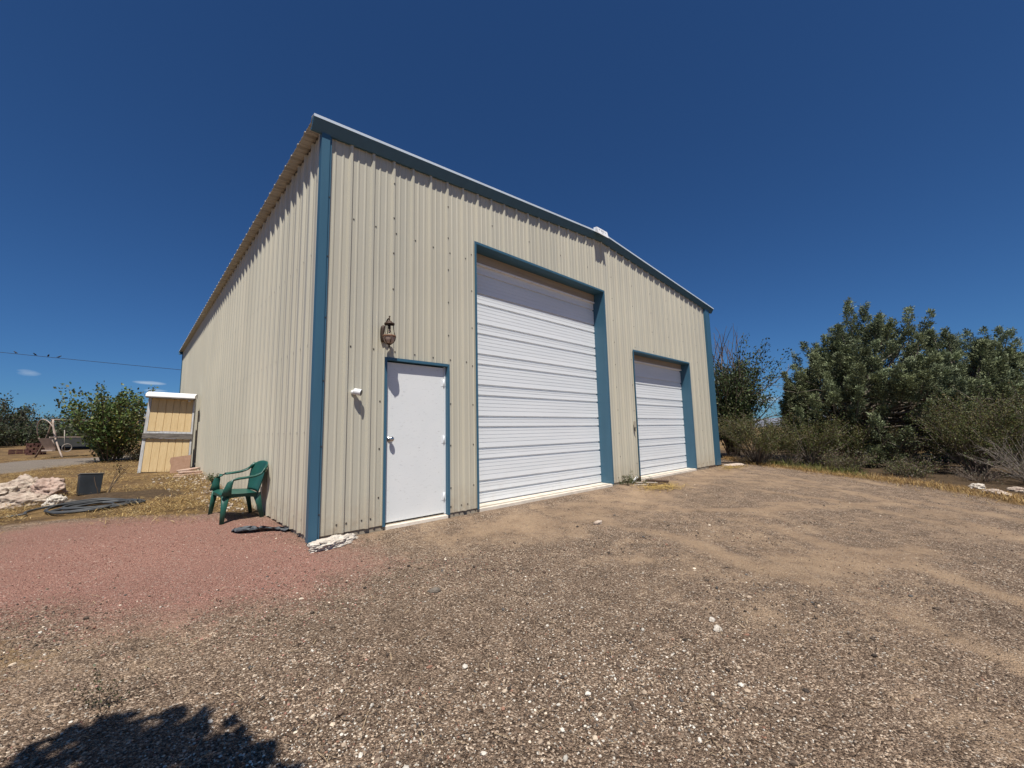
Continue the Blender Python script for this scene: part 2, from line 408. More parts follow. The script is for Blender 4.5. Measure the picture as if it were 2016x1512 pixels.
APRON = [(.4, -.2), (12.6, .1), (12.8, -1.0), (9.5, -1.35), (6.8, -1.55), (5.0, -1.9), (3.2, -2.0), (2.2, -1.9), (1.0, -1.2)]
PATCH = [[(4.3, -3.0), (5.2, -2.5), (7.2, -2.6), (8.6, -3.3), (7.0, -3.5), (5.4, -3.3)], [(2.6, -3.6), (3.6, -3.2), (5.2, -4.2), (6.4, -5.2), (4.2, -5.0), (3.0, -4.2)],
         [(2.0, -2.5), (2.8, -2.4), (2.9, -2.8), (2.1, -2.9)], [(8.6, -1.9), (10.2, -1.7), (10.4, -2.2), (8.8, -2.5)], [(-1.2, -1.9), (-.7, -1.75), (-.45, -2.1), (-.9, -2.25)], [(-.55, -2.75), (-.2, -2.6), (0, -2.9), (-.4, -3.05)]]

gxl = seg_lines(-4.5, 13.5, .085, 900, 1.13); gyl = seg_lines(-6.6, 8.0, .085, 900, 1.13)
GX, GY = np.meshgrid(gxl, gyl); X = GX.ravel(); Y = GY.ravel()
fade = ss(60, 25, np.hypot(X, Y))
Z = gz(X, Y)+wob(X, Y)*fade
Z += .07*np.exp(-(((X+.66)/.28)**2+((Y-2.3)/.3)**2)) + .05*np.exp(-(((X+1.6)/.75)**2+((Y-5.9)/.55)**2))*(1+.3*np.sin(9*X+4*Y))
clear = (X > -.02) & (X < 12.3) & (Y > -.03) & (Y < 18.3)
Z = np.where(clear, np.minimum(Z, -.06), Z)
Z = np.where((X > .15) & (X < 12.0) & (Y < 0) & (Y > -.25), np.clip(Z, -.060, -.038), Z)
nx, ny = len(gxl), len(gyl)
idx = np.arange(nx*ny).reshape(ny, nx)
F = np.stack([idx[:-1, :-1], idx[:-1, 1:], idx[1:, 1:], idx[1:, :-1]], -1).reshape(-1, 4)
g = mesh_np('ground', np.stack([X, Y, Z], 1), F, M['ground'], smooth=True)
def soft(poly, wd): return ss(-wd, wd, poly_dist(X, Y, poly))
red = soft(RED, .75)*(1-.45*ss(-2.0, -3.2, X)); straw = soft(STRAW, .35)
edge = soft(EDGE, .5); straw = np.maximum(straw, edge*.95)
straw = np.maximum(straw, 0.42*np.exp(-(((X-7.0)/.6)**2+((Y+.8)/.25)**2)))
straw = np.maximum(straw, 0.5*np.exp(-(((X-12.0)/.9)**2+((Y+.35)/.3)**2)))
straw = np.maximum(straw, .42*np.exp(-(((X+2.2)/.5)**2+((Y+1.1)/.6)**2)))
straw = np.maximum(straw, .75*ss(-30, -60, X)); straw = np.maximum(straw, ss(20, 30, np.hypot(X-5, Y)))
dirt = .62*soft(APRON, .8)
for q in PATCH: dirt = np.maximum(dirt, .62*soft(q, .5))
dirt = np.maximum(dirt, .405+.10*np.sin(.9*X+.5*Y)*np.sin(1.3*Y-.3*X+1)-.06*ss(3.2, 1.5, np.hypot(X+.2, Y+3.0)))
TRACKS = [[(3.3, -.4), (3.45, -1.6), (3.4, -2.8), (3.0, -4.2), (2.2, -5.6), (1.0, -7)], [(5.0, -.4), (5.15, -1.8), (5.0, -3.2), (4.4, -4.6), (3.5, -5.9), (2, -7.2)],
          [(4.2, -.6), (4.9, -1.8), (6.0, -2.8), (7.6, -3.7), (9.6, -4.9)], [(8.0, -.4), (8.3, -1.9), (8.0, -3.4), (7.3, -4.8), (6.2, -6.4)], [(9.6, -.4), (9.9, -2.0), (9.5, -3.6), (8.8, -5.0), (7.6, -6.8)],
          [(13.0, 1.0), (12.2, -.7), (10.9, -2.2), (9.0, -3.9), (6.6, -5.9)], [(14.2, .3), (13.0, -1.8), (11.4, -3.6), (9.4, -5.6), (8, -7)]]
def line_dist(px, py, L):
    d = np.full(px.shape, 1e9)
    for a, b in zip(L[:-1], L[1:]):
        ex_, ey_ = b[0]-a[0], b[1]-a[1]; t_ = np.clip(((px-a[0])*ex_+(py-a[1])*ey_)/(ex_*ex_+ey_*ey_), 0, 1)
        d = np.minimum(d, np.hypot(px-a[0]-t_*ex_, py-a[1]-t_*ey_))
    return d
for q_, tk in enumerate(TRACKS):
    ld_ = line_dist(X+.06*np.sin(3*Y+q_), Y, tk); br_ = .5+.5*np.sin(1.7*X+2.1*q_)*np.sin(2.3*Y+q_)
    dirt = np.maximum(dirt, .68*np.exp(-(ld_/.30)**2)*(.74+.26*br_)); ridge = np.maximum(0*X, np.exp(-((ld_-.30)/.10)**2)); dirt = dirt-.12*ridge*br_
dirt *= (1-.5*ss(2.4, 1.2, np.hypot(X+.3, Y+3.2)))
add_attr(g.data, 'zone', np.stack([red*(1-straw*.3), straw, dirt], 1))
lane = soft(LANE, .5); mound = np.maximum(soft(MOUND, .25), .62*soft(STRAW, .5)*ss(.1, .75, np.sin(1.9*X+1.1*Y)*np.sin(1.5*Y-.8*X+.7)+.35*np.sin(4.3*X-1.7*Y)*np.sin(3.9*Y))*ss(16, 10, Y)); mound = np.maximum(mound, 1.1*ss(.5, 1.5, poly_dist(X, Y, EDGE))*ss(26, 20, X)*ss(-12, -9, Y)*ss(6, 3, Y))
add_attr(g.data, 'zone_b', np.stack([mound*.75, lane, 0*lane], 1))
tag(g, kind='structure')

# ---- loose gravel stones standing on the sheet ----
def ico():
    p = (1+5**.5)/2
    v = np.array([(-1,p,0),(1,p,0),(-1,-p,0),(1,-p,0),(0,-1,p),(0,1,p),(0,-1,-p),(0,1,-p),(p,0,-1),(p,0,1),(-p,0,-1),(-p,0,1)], float)
    f = np.array([(0,11,5),(0,5,1),(0,1,7),(0,7,10),(0,10,11),(1,5,9),(5,11,4),(11,10,2),(10,7,6),(7,1,8),(3,9,4),(3,4,2),(3,2,6),(3,6,8),(3,8,9),(4,9,5),(2,4,11),(6,2,10),(8,6,7),(9,8,1)])
    return v/np.linalg.norm(v[0]), f
IV, IF = ico()
def stones(name, x, y, size, colr, mat, sink=.25):
    n = len(x); s = size[:, None]*(.6+.8*RNG.random((n, 3))); s[:, 2] *= .7
    V = IV[None]*(1+.22*(RNG.random((n, 12, 1))-.5)*2)*s[:, None, :]
    a = RNG.random(n)*6.283; ca, sa = np.cos(a)[:, None], np.sin(a)[:, None]
    V = np.stack([V[..., 0]*ca-V[..., 1]*sa, V[..., 0]*sa+V[..., 1]*ca, V[..., 2]], -1)
    z = gz(x, y)+wob(x, y)+s[:, 2]*(1-2*sink)
    V += np.stack([x, y, z], 1)[:, None, :]
    Fc = (IF[None]+12*np.arange(n)[:, None, None]).reshape(-1, 3)
    return mesh_np(name, V.reshape(-1, 3), Fc, mat, cols=np.repeat(colr, 12, 0))
PAL = np.array([1.08, 1.01, .95])*np.array([(.055,.046,.040),(.085,.068,.055),(.14,.112,.088),(.20,.16,.125),(.12,.088,.070),(.27,.22,.17),(.36,.30,.235),(.50,.43,.34),(.62,.56,.46),(.25,.145,.105),(.10,.10,.10)])
PW = np.array([.10,.15,.18,.16,.11,.11,.07,.05,.025,.03,.025])
def palette(n, pal=PAL, pw=PW): return pal[RNG.choice(len(pal), n, p=pw/pw.sum())]*(.8+.4*RNG.random((n, 1)))
N = 120000
rr = 1.9*np.exp(RNG.random(N)*math.log(11/1.9)); az = R(-14)+RNG.random(N)*R(115)
sx = CAM.x+rr*np.sin(az); sy = CAM.y+rr*np.cos(az)
keep = (sy < -.06) | ((sx < -.12) & (sy < 2.2)); patchy = np.sin(2.3*sx+1.1*sy+1)*np.sin(1.9*sy-1.3*sx)+.35*np.sin(6*sx)*np.sin(5*sy)
dd = np.full(len(sx), -9.)
for q in PATCH+[APRON]: dd = np.maximum(dd, poly_dist(sx, sy, q))
for q in ([(3.3, -.4), (3.45, -1.6), (3.4, -2.8), (3.0, -4.2), (2.2, -5.6)], [(5.0, -.4), (5.15, -1.8), (5.0, -3.2), (4.4, -4.6), (3.5, -5.9)], [(8.0, -.4), (8.3, -1.9), (8.0, -3.4), (7.3, -4.8), (6.2, -6.4)]):
    for a_, b_ in zip(q[:-1], q[1:]):
        tt_ = np.clip(((sx-a_[0])*(b_[0]-a_[0])+(sy-a_[1])*(b_[1]-a_[1]))/((b_[0]-a_[0])**2+(b_[1]-a_[1])**2), 0, 1); dd = np.maximum(dd, .24-np.hypot(sx-a_[0]-tt_*(b_[0]-a_[0]), sy-a_[1]-tt_*(b_[1]-a_[1])))
prob = np.clip(.42+.5*patchy, .03, 1)*np.where(dd > 0, .25, 1)
inred = poly_dist(sx, sy, RED) > RNG.normal(0, .75, len(sx)); instraw = poly_dist(sx, sy, STRAW) > 0
keep &= (RNG.random(len(sx)) < prob) & ~instraw & (poly_dist(sx, sy, EDGE) < 0)
sx, sy, rr, inred = sx[keep], sy[keep], rr[keep], inred[keep]
sz = .0028+.0046*RNG.random(len(sx))**2.4+.011*(RNG.random(len(sx)) < .03)*RNG.random(len(sx)); sz *= np.where(rr > 4, 1.2, 1); sz = np.where(inred, np.minimum(sz, .0065), sz)
cl = palette(len(sx)); fg_ = (RNG.random(len(sx)) < .13*ss(5.0, 2.2, rr)) ; cl[fg_] = np.array([.60, .55, .47])*(.75+.5*RNG.random((int(fg_.sum()), 1))); redc = palette(len(sx), np.array([(.19,.09,.07),(.31,.155,.12),(.43,.23,.18),(.25,.125,.10),(.46,.30,.24),(.60,.48,.40)]), np.array([.25,.3,.22,.15,.06,.02]))
cl = np.where(inred[:, None], redc, cl)
tag(stones('gravel', sx, sy, sz, cl, M['stones']), 'loose pebbles of many colours covering the driveway', 'gravel', kind='stuff')
# pale rubble along the foot of the side wall
n = 420; yy = 2.2+7.4*RNG.random(n)**.8; xx = -.06-np.abs(RNG.normal(0, .22+.03*yy, n))
tag(stones('rubble', xx, yy, .010+.028*RNG.random(n)**2, palette(n, np.array([(.44,.37,.30),(.55,.48,.40),(.33,.26,.2),(.24,.18,.13)]), np.array([.35,.25,.25,.15])), M['stones']), 'pale broken limestone rubble along the foot of the side wall', 'rubble', kind='stuff')

# ---- straw lying about ----
def blades(name, x, y, L, W, lift, cols, mat, upright=0.):
    n = len(x); a = RNG.random(n)*6.283
    d = np.stack([np.cos(a), np.sin(a), np.zeros(n)], 1); s = np.stack([-np.sin(a), np.cos(a), np.zeros(n)], 1)
    z = gz(x, y)+wob(x, y)+.004+lift*RNG.random(n)**2
    c = np.stack([x, y, z], 1); e = RNG.random(n)*upright
    tip = d*(L*np.sqrt(1-np.minimum(e, .95)**2))[:, None]; tip[:, 2] += L*(e+(RNG.random(n)-.3)*.12)
    V = np.stack([c-s*W[:, None], c+s*W[:, None], c+tip*.6+s*W[:, None]*.8+np.array([0, 0, .01]), c+tip*.6-s*W[:, None]*.8+np.array([0, 0, .01]), c+tip], 1)
    b = 5*np.arange(n)[:, None]
    Fq = np.concatenate([b+np.array([[0, 1, 2, 3]]), b+np.array([[3, 2, 4, 4]])], 1).reshape(-1, 4)
    V2 = V.reshape(-1, 3)
    F3 = np.concatenate([b+np.array([[0, 1, 2]]), b+np.array([[0, 2, 3]]), b+np.array([[3, 2, 4]])], 1).reshape(-1, 3)
    return mesh_np(name, V2, F3, mat, cols=np.repeat(cols, 5, 0))
STC = np.array([(.42,.28,.11),(.50,.37,.16),(.28,.175,.07),(.58,.46,.25),(.17,.105,.05)]); STW = np.array([.26,.16,.28,.08,.22])
n = 120000; yy = 2.0+20*RNG.random(n)**1.7; xx = -.02-6.5*RNG.random(n)*(.35+.65*np.minimum(yy/9, 1))
k = (poly_dist(xx, yy, STRAW) > RNG.normal(-.1, .3, n)) & (poly_dist(xx, yy, LANE) < 0) & (poly_dist(xx, yy, MOUND) < RNG.normal(.05, .1, n)) & (np.sin(2.1*xx+yy)*np.sin(1.6*yy-xx)+RNG.normal(0, .4, n) > -.15)&(np.hypot((xx+2.02)/.75,(yy-4.55)/.6)>1)
xx, yy = xx[k], yy[k]; n = len(xx)
tag(blades('straw', xx, yy, .04+.11*RNG.random(n), .0014+.0022*RNG.random(n), .06, palette(n, STC, STW), M['straw'], .35), 'dry yellow straw spread over the yard left of the building', 'straw', kind='stuff')
n = 6500; tt = RNG.random(n)
ex = np.interp(tt, [0,.25,.5,.7,.85,1], [15.4, 13.6, 12.2, 11.3, 10.3, 9.2]); ey = np.interp(tt, [0,.25,.5,.7,.85,1], [1.0, -.8, -2.9, -4.5, -5.7, -6.9])
off = RNG.normal(.55, .62, n)+.35*np.sin(tt*37)*np.sin(tt*91); xx = ex+off*.85; yy = ey+off*.35
gcol = palette(n, STC*np.array([.85, .8, .75]), STW); gre = (tt > .2) & (tt < .62) & (off > .55) & (RNG.random(n) < .75); gcol[gre] = np.array([.115, .125, .03])*(.6+.8*RNG.random((gre.sum(), 1)))
tag(blades('verge_grass', xx, yy, np.where(gre, .16+.2*RNG.random(n), .04+.12*RNG.random(n)), .002+.003*RNG.random(n), .03, gcol, M['straw'], .95), 'tawny and green grass edging the gravel drive below the junipers', 'grass', kind='stuff')
n = 1500; th = RNG.random(n)
xx = np.where(th < .6, RNG.normal(6.85, .3, n), RNG.normal(12.1, .45, n)); yy = np.where(th < .6, RNG.normal(-.72, .17, n), RNG.normal(-.35, .18, n))
tag(blades('straw_litter', xx, yy, .04+.12*RNG.random(n), .003+.004*RNG.random(n), .03, palette(n, np.array([(.52,.36,.11),(.48,.35,.15),(.34,.23,.09)]), np.array([.4,.3,.3])), M['straw'], .25), 'golden straw litter blown against the foot of the front wall', 'straw', kind='stuff')
n = 1500; rr = 2.0*np.exp(RNG.random(n)*1.3); az = R(-12)+RNG.random(n)*R(110)
xx, yy = CAM.x+rr*np.sin(az), CAM.y+rr*np.cos(az); k = yy < -.1; xx, yy = xx[k], yy[k]; n = len(xx)
tag(blades('twig_litter', xx, yy, .03+.10*RNG.random(n)**2, .0012+.0012*RNG.random(n), .012, palette(n, np.array([(.10,.065,.04),(.2,.14,.09),(.42,.32,.2)]), np.array([.4,.3,.3])), M['straw'], .1), 'tiny twigs and dry stalks strewn over the gravel', 'litter', kind='stuff')

# ------------------------------------------------------------------ the metal building
W_, L_, F_ = 12.192, 18.29, .3048
SL = .0833; XL = -.04
DX = (.839, 1.810); DH = 2.15
BX = (2.383, 6.060); BH = 4.27
SX = (7.229, 10.352); SH = 3.043
shed = empty('metal_garage'); tag(shed, 'long beige ribbed steel garage with blue trim and three white doors', 'garage')

def ribprof(a, b, phase=0.):
    """(t, height) points of the ribbed sheet along its width from a to b"""
    p = []
    k0 = int(math.floor((a-phase)/F_))-1; k1 = int(math.ceil((b-phase)/F_))+1
    for k in range(k0, k1+1):
        c = phase+k*F_
        p += [(c-.034, 0), (c-.013, .034), (c+.013, .034), (c+.034, 0)]
        for m in (.102, .203): p += [(c+m-.018, 0), (c+m-.007, .010), (c+m+.007, .010), (c+m+.018, 0)]
    ts = [t for t, _ in p]; hs = [h for _, h in p]
    extra = lambda t: (t, float(np.interp(t, ts, hs)))
    q = [extra(a)]+[(t, h) for t, h in p if a < t < b]+[extra(b)]
    return q, extra

def sheet(name, fn, a, b, zlo, ztop, holes=(), parent=shed, phase=0., screws=None, mats=None, breaks=()):
    q, ex = ribprof(a, b, phase)
    for h in holes: q += [ex(h[0]), ex(h[1])]
    for bk in breaks: q.append(ex(bk))
    q = sorted(set(q)); m = MB()
    for (t0, h0), (t1, h1) in zip(q[:-1], q[1:]):
        if t1-t0 < 1e-6: continue
        c = (t0+t1)/2; iv = [zlo]
        for h in holes:
            if h[0] < c < h[1]: iv = [h[3]]
        z0 = iv[0]
        m.face([fn(t0, h0, z0), fn(t1, h1, z0), fn(t1, h1, ztop(t1)), fn(t0, h0, ztop(t0))])
    if screws:
        for t, z in screws:
            h = ex(t)[1]+.001; s = .0095
            A = [fn(t-s, h, z-s), fn(t+s, h, z-s), fn(t+s, h, z+s), fn(t-s, h, z+s)]; B = [fn(t-s*.7, h+.006, z-s*.7), fn(t+s*.7, h+.006, z-s*.7), fn(t+s*.7, h+.006, z+s*.7), fn(t-s*.7, h+.006, z+s*.7)]
            m.face(B, 1)
            for i in range(4): m.face([A[i], A[(i+1) % 4], B[(i+1) % 4], B[i]], 1)
    return m.build(name, mats or [M['panel'], M['screw']], parent, recalc=False)

wtop = lambda x: 5.085+SL*min(max(x, 0), max(W_-x, 0))
inhole = lambda x, z: any(h[0]-.05 < x < h[1]+.05 and z < h[3]+.06 for h in HOLES)
HOLES = [(DX[0], DX[1], 0, DH), (BX[0], BX[1], 0, BH), (SX[0], SX[1], 0, SH)]
scr = []
for k in range(1, 40):
    for z in (.09, 2.27, 3.98):
        for d in ((.055,) if z > .2 else (.055, -.06)):
            if not inhole(k*F_+d, z): scr.append((k*F_+d, z+.01*math.sin(k*7)))
    if k % 3 == 0:
        z = .55
        while z < wtop(k*F_)-.3:
            if not inhole(k*F_, z): scr.append((k*F_, z))
            z += .52
for h in HOLES:
    z = .35
    while z < h[3]:
        for x in (h[0]-.075, h[1]+.075): scr.append((x, z))
        z += .62
sheet('front_wall', lambda t, h, z: (t, -h, z), XL, W_, -.005, wtop, HOLES, screws=scr, breaks=(W_/2,))
scr = [(k*F_+.055, z) for k in range(1, 59) for z in (.16, 1.2, 2.3, 3.5)]
sheet('side_wall', lambda t, h, z: (XL-h, t, z), 0, L_, -.005, lambda t: 5.08, phase=.105, screws=scr, mats=[M['panel'], M['hinge']])
sheet('side_wall', lambda t, h, z: (W_+h, t, z), 0, L_, -.005, lambda t: 5.08)
sheet('back_wall', lambda t, h, z: (t, L_+h, z), XL, W_, -.005, wtop, breaks=(W_/2,))
m = MB(); m.box((XL+.012, .012, -.6), (W_-.012, .262, -.008)); m.box((XL+.012, .264, -.6), (W_-.012, L_-.012, -.010)); m.build('foundation', M['slab'], shed)
# concrete sills that run out under the two overhead doors
def sill(x0, x1, y0=-.035):
    m = MB(); pts = [(.30, -.004), (.22, -.004), (.0, -.010), (y0, -.018), (y0-.005, -.2), (.30, -.2)]
    m.prism([(p[0], p[1]) for p in pts], x0+.012, x1-.012, 0); return m

# roof
def roof(side):
    xe, xr = (-.2, W_/2) if side < 0 else (W_+.2, W_/2)
    ze, zr = 5.11-.2*SL, 5.11+SL*W_/2
    q, ex = ribprof(-.07, L_+.12); m = MB()
    for (t0, h0), (t1, h1) in zip(q[:-1], q[1:]):
        m.face([(xe, t0, ze+h0), (xr, t0, zr+h0), (xr, t1, zr+h1), (xe, t1, ze+h1)])
    o = m.build('roof_panel', [M['roof']], shed, recalc=False)
    s = o.modifiers.new('gauge', 'SOLIDIFY'); s.thickness = .004; s.offset = 1
    return o
roof(-1); roof(1)
m = MB()   # closure strip between wall top and roof sheet along both eaves
m.box((XL-.006, .02, 5.075), (XL+.03, L_-.02, 5.108)); m.build('eave_strip', M['black'], shed)
m = MB(); m.box((W_-.03, .02, 5.075), (W_+.006, L_-.02, 5.108)); m.build('eave_strip', M['black'], shed)

def rake(side, yb, sgn, name, mat, sec):
    """profile swept along the slope; sec = (distance out from the wall, height over the roof line)"""
    xs = [-.21, W_/2] if side < 0 else [W_+.21, W_/2]
    m = MB(); rows = []
    for x in xs:
        z0 = 5.10+SL*min(x, W_-x)
        rows.append([(x, yb+sgn*d, z0+z) for d, z in sec])
    n = len(sec)
    for i in range(n):
        j = (i+1) % n; m.face([rows[0][i], rows[0][j], rows[1][j], rows[1][i]])
    m.face(rows[0]); m.face(rows[1][::-1])
    return m.build(name, mat, shed)
for yb, sgn in ((0, -1), (L_, 1)):
    for side in (-1, 1):
        rake(side, yb, sgn, 'rake_trim', M['blue'], [(.002, -.122), (.046, -.128), (.125, -.002), (.115, .010), (.062, .012), (.040, -.090), (.002, -.105)])
        rake(side, yb, sgn, 'rake_edge', M['edge'], [(.118, .0115), (.128, .000), (.131, .034), (.02, .047), (.02, .043), (.121, .030)])
# ridge
m = MB(); zc = 5.11+SL*W_/2
m.face([(W_/2-.22, -.06, zc+.022), (W_/2, -.06, zc+.06), (W_/2, L_+.1, zc+.06), (W_/2-.22, L_+.1, zc+.022)])
m.face([(W_/2, -.06, zc+.06), (W_/2+.22, -.06, zc+.022), (W_/2+.22, L_+.1, zc+.022), (W_/2, L_+.1, zc+.06)])
o = m.build('ridge_cap', M['cap'], shed, recalc=False); s = o.modifiers.new('gauge', 'SOLIDIFY'); s.thickness = .003
m = MB(); c = W_/2-.20; zb = zc-.115
m.prism([(-.10, zb+.17), (-.19, zb+.155), (-.225, zb), (-.215, zb), (-.14, zb+.06), (-.10, zb+.1)], c-.20, c+.20, 0)
for x0, x1, z0, z1 in ((-.155, -.10, .095, .12), (-.07, -.01, .075, .125), (0, .06, .09, .12), (.09, .12, .08, .11), (-.06, .02, .04, .05)):
    P = lambda x, z: (c+x, -.225+.035*z/.155-.0022, zb+z)
    m.face([P(x0, z0), P(x1, z0), P(x1, z1), P(x0, z1)], 1)
m.build('ridge_end_cap', [M['cap'], M['smudge']], shed, recalc=False)

# corner trims: proud box and a narrow screwed flange
def corner(x0, x1, fl, side=-1):
    m = MB()
    m.prism([(x0, -.052), (x1, -.052), (x1+.004, -.034), (fl, -.034), (fl, -.030), (x1-.002, -.030), (x1-.002, .0), (x0+.044, .0), (x0+.044, .035), (x0, .035)], -.045, 4.985, 2)
    z = .25
    while z < 4.8:
        m.box((fl-.016, -.040, z-.006), (fl-.004, -.0335, z+.006), 1); z += .78
    return m.build('corner_trim', [M['blue'], M['screw']], shed)
corner(-.086, .014, .042)
m = MB(); m.prism([(W_-.40, -.036), (W_-.36, -.036), (W_-.36, -.055), (W_-.06, -.055), (W_-.06, -.034), (W_+.04, -.034), (W_+.04, .02), (W_-.40, .02)], -.02, 5.0, 2); m.build('corner_trim', M['blue'], shed)
for xa, xb in ((-.09, .06), (W_-.06, W_+.09)):
    m = MB(); m.box((xa, L_-.06, -.03), (xb, L_+.05, 4.97)); m.build('corner_trim', M['blue'], shed)

def opening_trim(parent, X, H, dep, fl=.036, out=.040):
    """blue jambs and header: return into the opening plus a face flange"""
    m = MB(); x0, x1 = X; e = .003
    m.box((x0-fl, -out, -.02), (x0+e, -out+.006, H+fl)); m.box((x0-e, -out+.006, -.02), (x0+.004, dep, H+e))
    m.box((x1-e, -out, -.02), (x1+fl, -out+.006, H+fl)); m.box((x1-.004, -out+.006, -.02), (x1+e, dep, H+e))
    m.box((x0+e, -out-.004, H-e), (x1-e, -out+.006, H+fl)); m.box((x0+.004, -out+.006, H-.004), (x1-.004, dep, H+e))
    return m.build('door_trim', M['blue'], parent)

def overhead(X, H, dep, hb):
    x0, x1 = X; d = empty('garage_door'); d.parent = shed
    y = dep; pts = []   # (z, y) of the face, bottom to top
    z = .015; kinds = ['s', 's']; 
    while True:
        kinds += ['l', 's']
        if len(kinds) > 40: break
    pts.append((z, y)); top = H-.05
    for kd in kinds:
        h = .178 if kd == 's' else .355
        nl = 3 if kd == 's' else 5
        za = z
        for j in range(1, nl):
            q = za+.018+(h-.036)*j/nl
            pts += [(q-.005, y), (q-.004, y+.006), (q+.003, y+.006), (q+.004, y)]
        # deep joint: upper lip leans out and hides a shaded step
        pts += [(za+h-.042, y), (za+h-.039, y+.026), (za+h-.004, y+.026), (za+h-.002, y-.002), (za+h, y-.002)]
        z += h
        if z > top: break
    pts = [p for p in pts if p[0] < top]; pts.append((top, y))
    m = MB(); m.grid([[(x0+.004, p[1], p[0]) for p in pts], [(x1-.004, p[1], p[0]) for p in pts]], 0, False)
    m.build('door_curtain', M['overhead'], d, recalc=False)
    m = MB(); m.box((x0+.006, y-.004, -.004), (x1-.006, y+.03, .0145)); m.build('bottom_seal', M['seal'], d)
    m = MB(); m.box((x0+.008, y-.030, H-hb), (x1-.008, y-.006, H-.006))
    for k in range(5): m.box((x0+.008, y-.034, H-hb+.03+k*.028), (x1-.008, y-.0301, H-hb+.044+k*.028))
    m.box((x0+.008, y-.045, H-hb-.028), (x1-.008, y-.002, H-hb-.001), 1)
    m.build('header_board', [M['tan'], M['whitewood']], d)
    opening_trim(d, X, H, dep+.03)
    sill(x0, x1).build('door_sill', M['concrete'], d)
overhead(BX, BH, .26, .18); overhead(SX, SH, .24, .15)

# personnel door
d = empty('entry_door'); d.parent = shed
m = MB(); m.box((DX[0]+.012, .022, .012), (DX[1]-.034, .066, DH-.02)); m.build('door_leaf', M['door'], d, bevel=.003)
m = MB(); m.box((DX[1]-.032, .016, -.004), (DX[1]-.006, .07, DH-.008)); m.build('door_frame', M['white_door'], d)
opening_trim(d, DX, DH, .07, .034, .040)
m = MB(); m.prism([(-.05, -.022), (.10, -.003), (.10, -.2), (-.07, -.2)], DX[0]+.01, DX[1]-.01, 0); m.build('door_sill', M['concrete'], d)
m = MB(); kx, kz, ky = .918, 1.09, .022
prof = [(0, -.066), (.018, -.066), (.028, -.056), (.030, -.044), (.024, -.032), (.013, -.024), (.012, -.010), (.030, -.009), (.032, -.001), (.0, 0)]
m.grid([[(kx+1.25*r*math.cos(a), ky+1.15*yy_, kz+1.25*r*math.sin(a)) for a in [2*math.pi*k/20 for k in range(20)]] for r, yy_ in prof], 0, True, True)
m.build('door_knob', M['steel'], d)
for z in (.24, 1.06, 1.90):
    m = MB(); m.tube([(DX[1]-.036, .012, z-.055), (DX[1]-.036, .012, z+.055)], .0085, 8); m.box((DX[1]-.075, .0185, z-.05), (DX[1]-.04, .0218, z+.05)); m.box((DX[1]-.034, .0125, z-.05), (DX[1]-.008, .0158, z+.05)); m.build('hinge', M['white_door'], d)

# ------------------------------------------------------------------ things fixed to the front wall
lx, ly, lz = .785, -.20, 2.50
L = empty('wall_lantern', (lx, 0, lz)); tag(L, 'rusty bronze wall lantern with clear glass above the entry door', 'lantern')
m = MB(); ov = [(.036*math.copysign(abs(math.cos(a))**.75, math.cos(a)), .115*math.copysign(abs(math.sin(a))**.8, math.sin(a))) for a in [2*math.pi*k/24 for k in range(24)]]
rows = [[(x*s, y0, z*s) for x, z in ov] for s, y0 in ((1, -.004), (1, -.036), (.86, -.046), (.4, -.05))]
m.grid(rows, 0, True, True); m.face(rows[-1]); m.face(rows[0][::-1]); m.build('wall_plate', M['bronze'], L)
m = MB(); arm = [(0, -.04, -.02), (0, -.085, .015), (0, -.105, .08), (0, -.115, .14), (0, -.15, .17), (0, ly, .175)]
m.tube(arm, .010, 8); m.tube([(0, ly, .125), (0, ly, .20)], [.009, .007], 8); m.lathe([(0, .21), (.010, .205), (.012, .196), (.008, .186)], (0, ly, 0), 12); m.build('arm', M['bronze'], L)
m = MB(); m.lathe([(.010, .145), (.026, .135), (.044, .112), (.066, .106), (.066, .086), (.058, .084), (.050, .092), (.02, .10)], (0, ly, 0), 24); m.build('lantern_cap', M['bronze'], L)
m = MB(); m.lathe([(.047, .086), (.050, .04), (.060, -.02), (.074, -.062)], (0, ly, 0), 24); m.build('glass_shade', M['glass'], L)
m = MB(); m.lathe([(.0, .086), (.013, .086), (.013, .03), (.010, .02), (.0, .02)], (0, ly, 0), 12); m.lathe([(0, .022), (.012, .01), (.014, -.015), (.0, -.035)], (0, ly, 0), 12, 1); m.build('bulb_holder', [M['bronze'], M['frost']], L)
m = MB(); m.lathe([(.072, -.058), (.084, -.060), (.086, -.078), (.080, -.086), (.070, -.082), (.072, -.058)], (0, ly, 0), 28); m.build('rim', M['rust'], L)
m = MB(); m.lathe([(.078, -.086), (.072, -.12), (.056, -.15), (.034, -.168), (.0, -.172)], (0, ly, 0), 24); m.build('glass_bowl', M['frost'], L)
m = MB()
for k in range(6):
    a = k*math.pi/3+.35; c_, s_ = math.cos(a), math.sin(a)
    m.tube([(r*c_, ly+r*s_, z) for r, z in ((.052, .09), (.054, .04), (.064, -.02), (.078, -.062))], .0035, 5)
    m.tube([(r*c_, ly+r*s_, z) for r, z in ((.082, -.08), (.076, -.12), (.060, -.15), (.036, -.17), (.012, -.182))], .005, 5)
m.lathe([(.03, -.166), (.03, -.176), (.012, -.186), (.008, -.20), (.011, -.208), (.004, -.222), (0, -.224)], (0, ly, 0), 14); m.build('cage', M['bronze'], L)

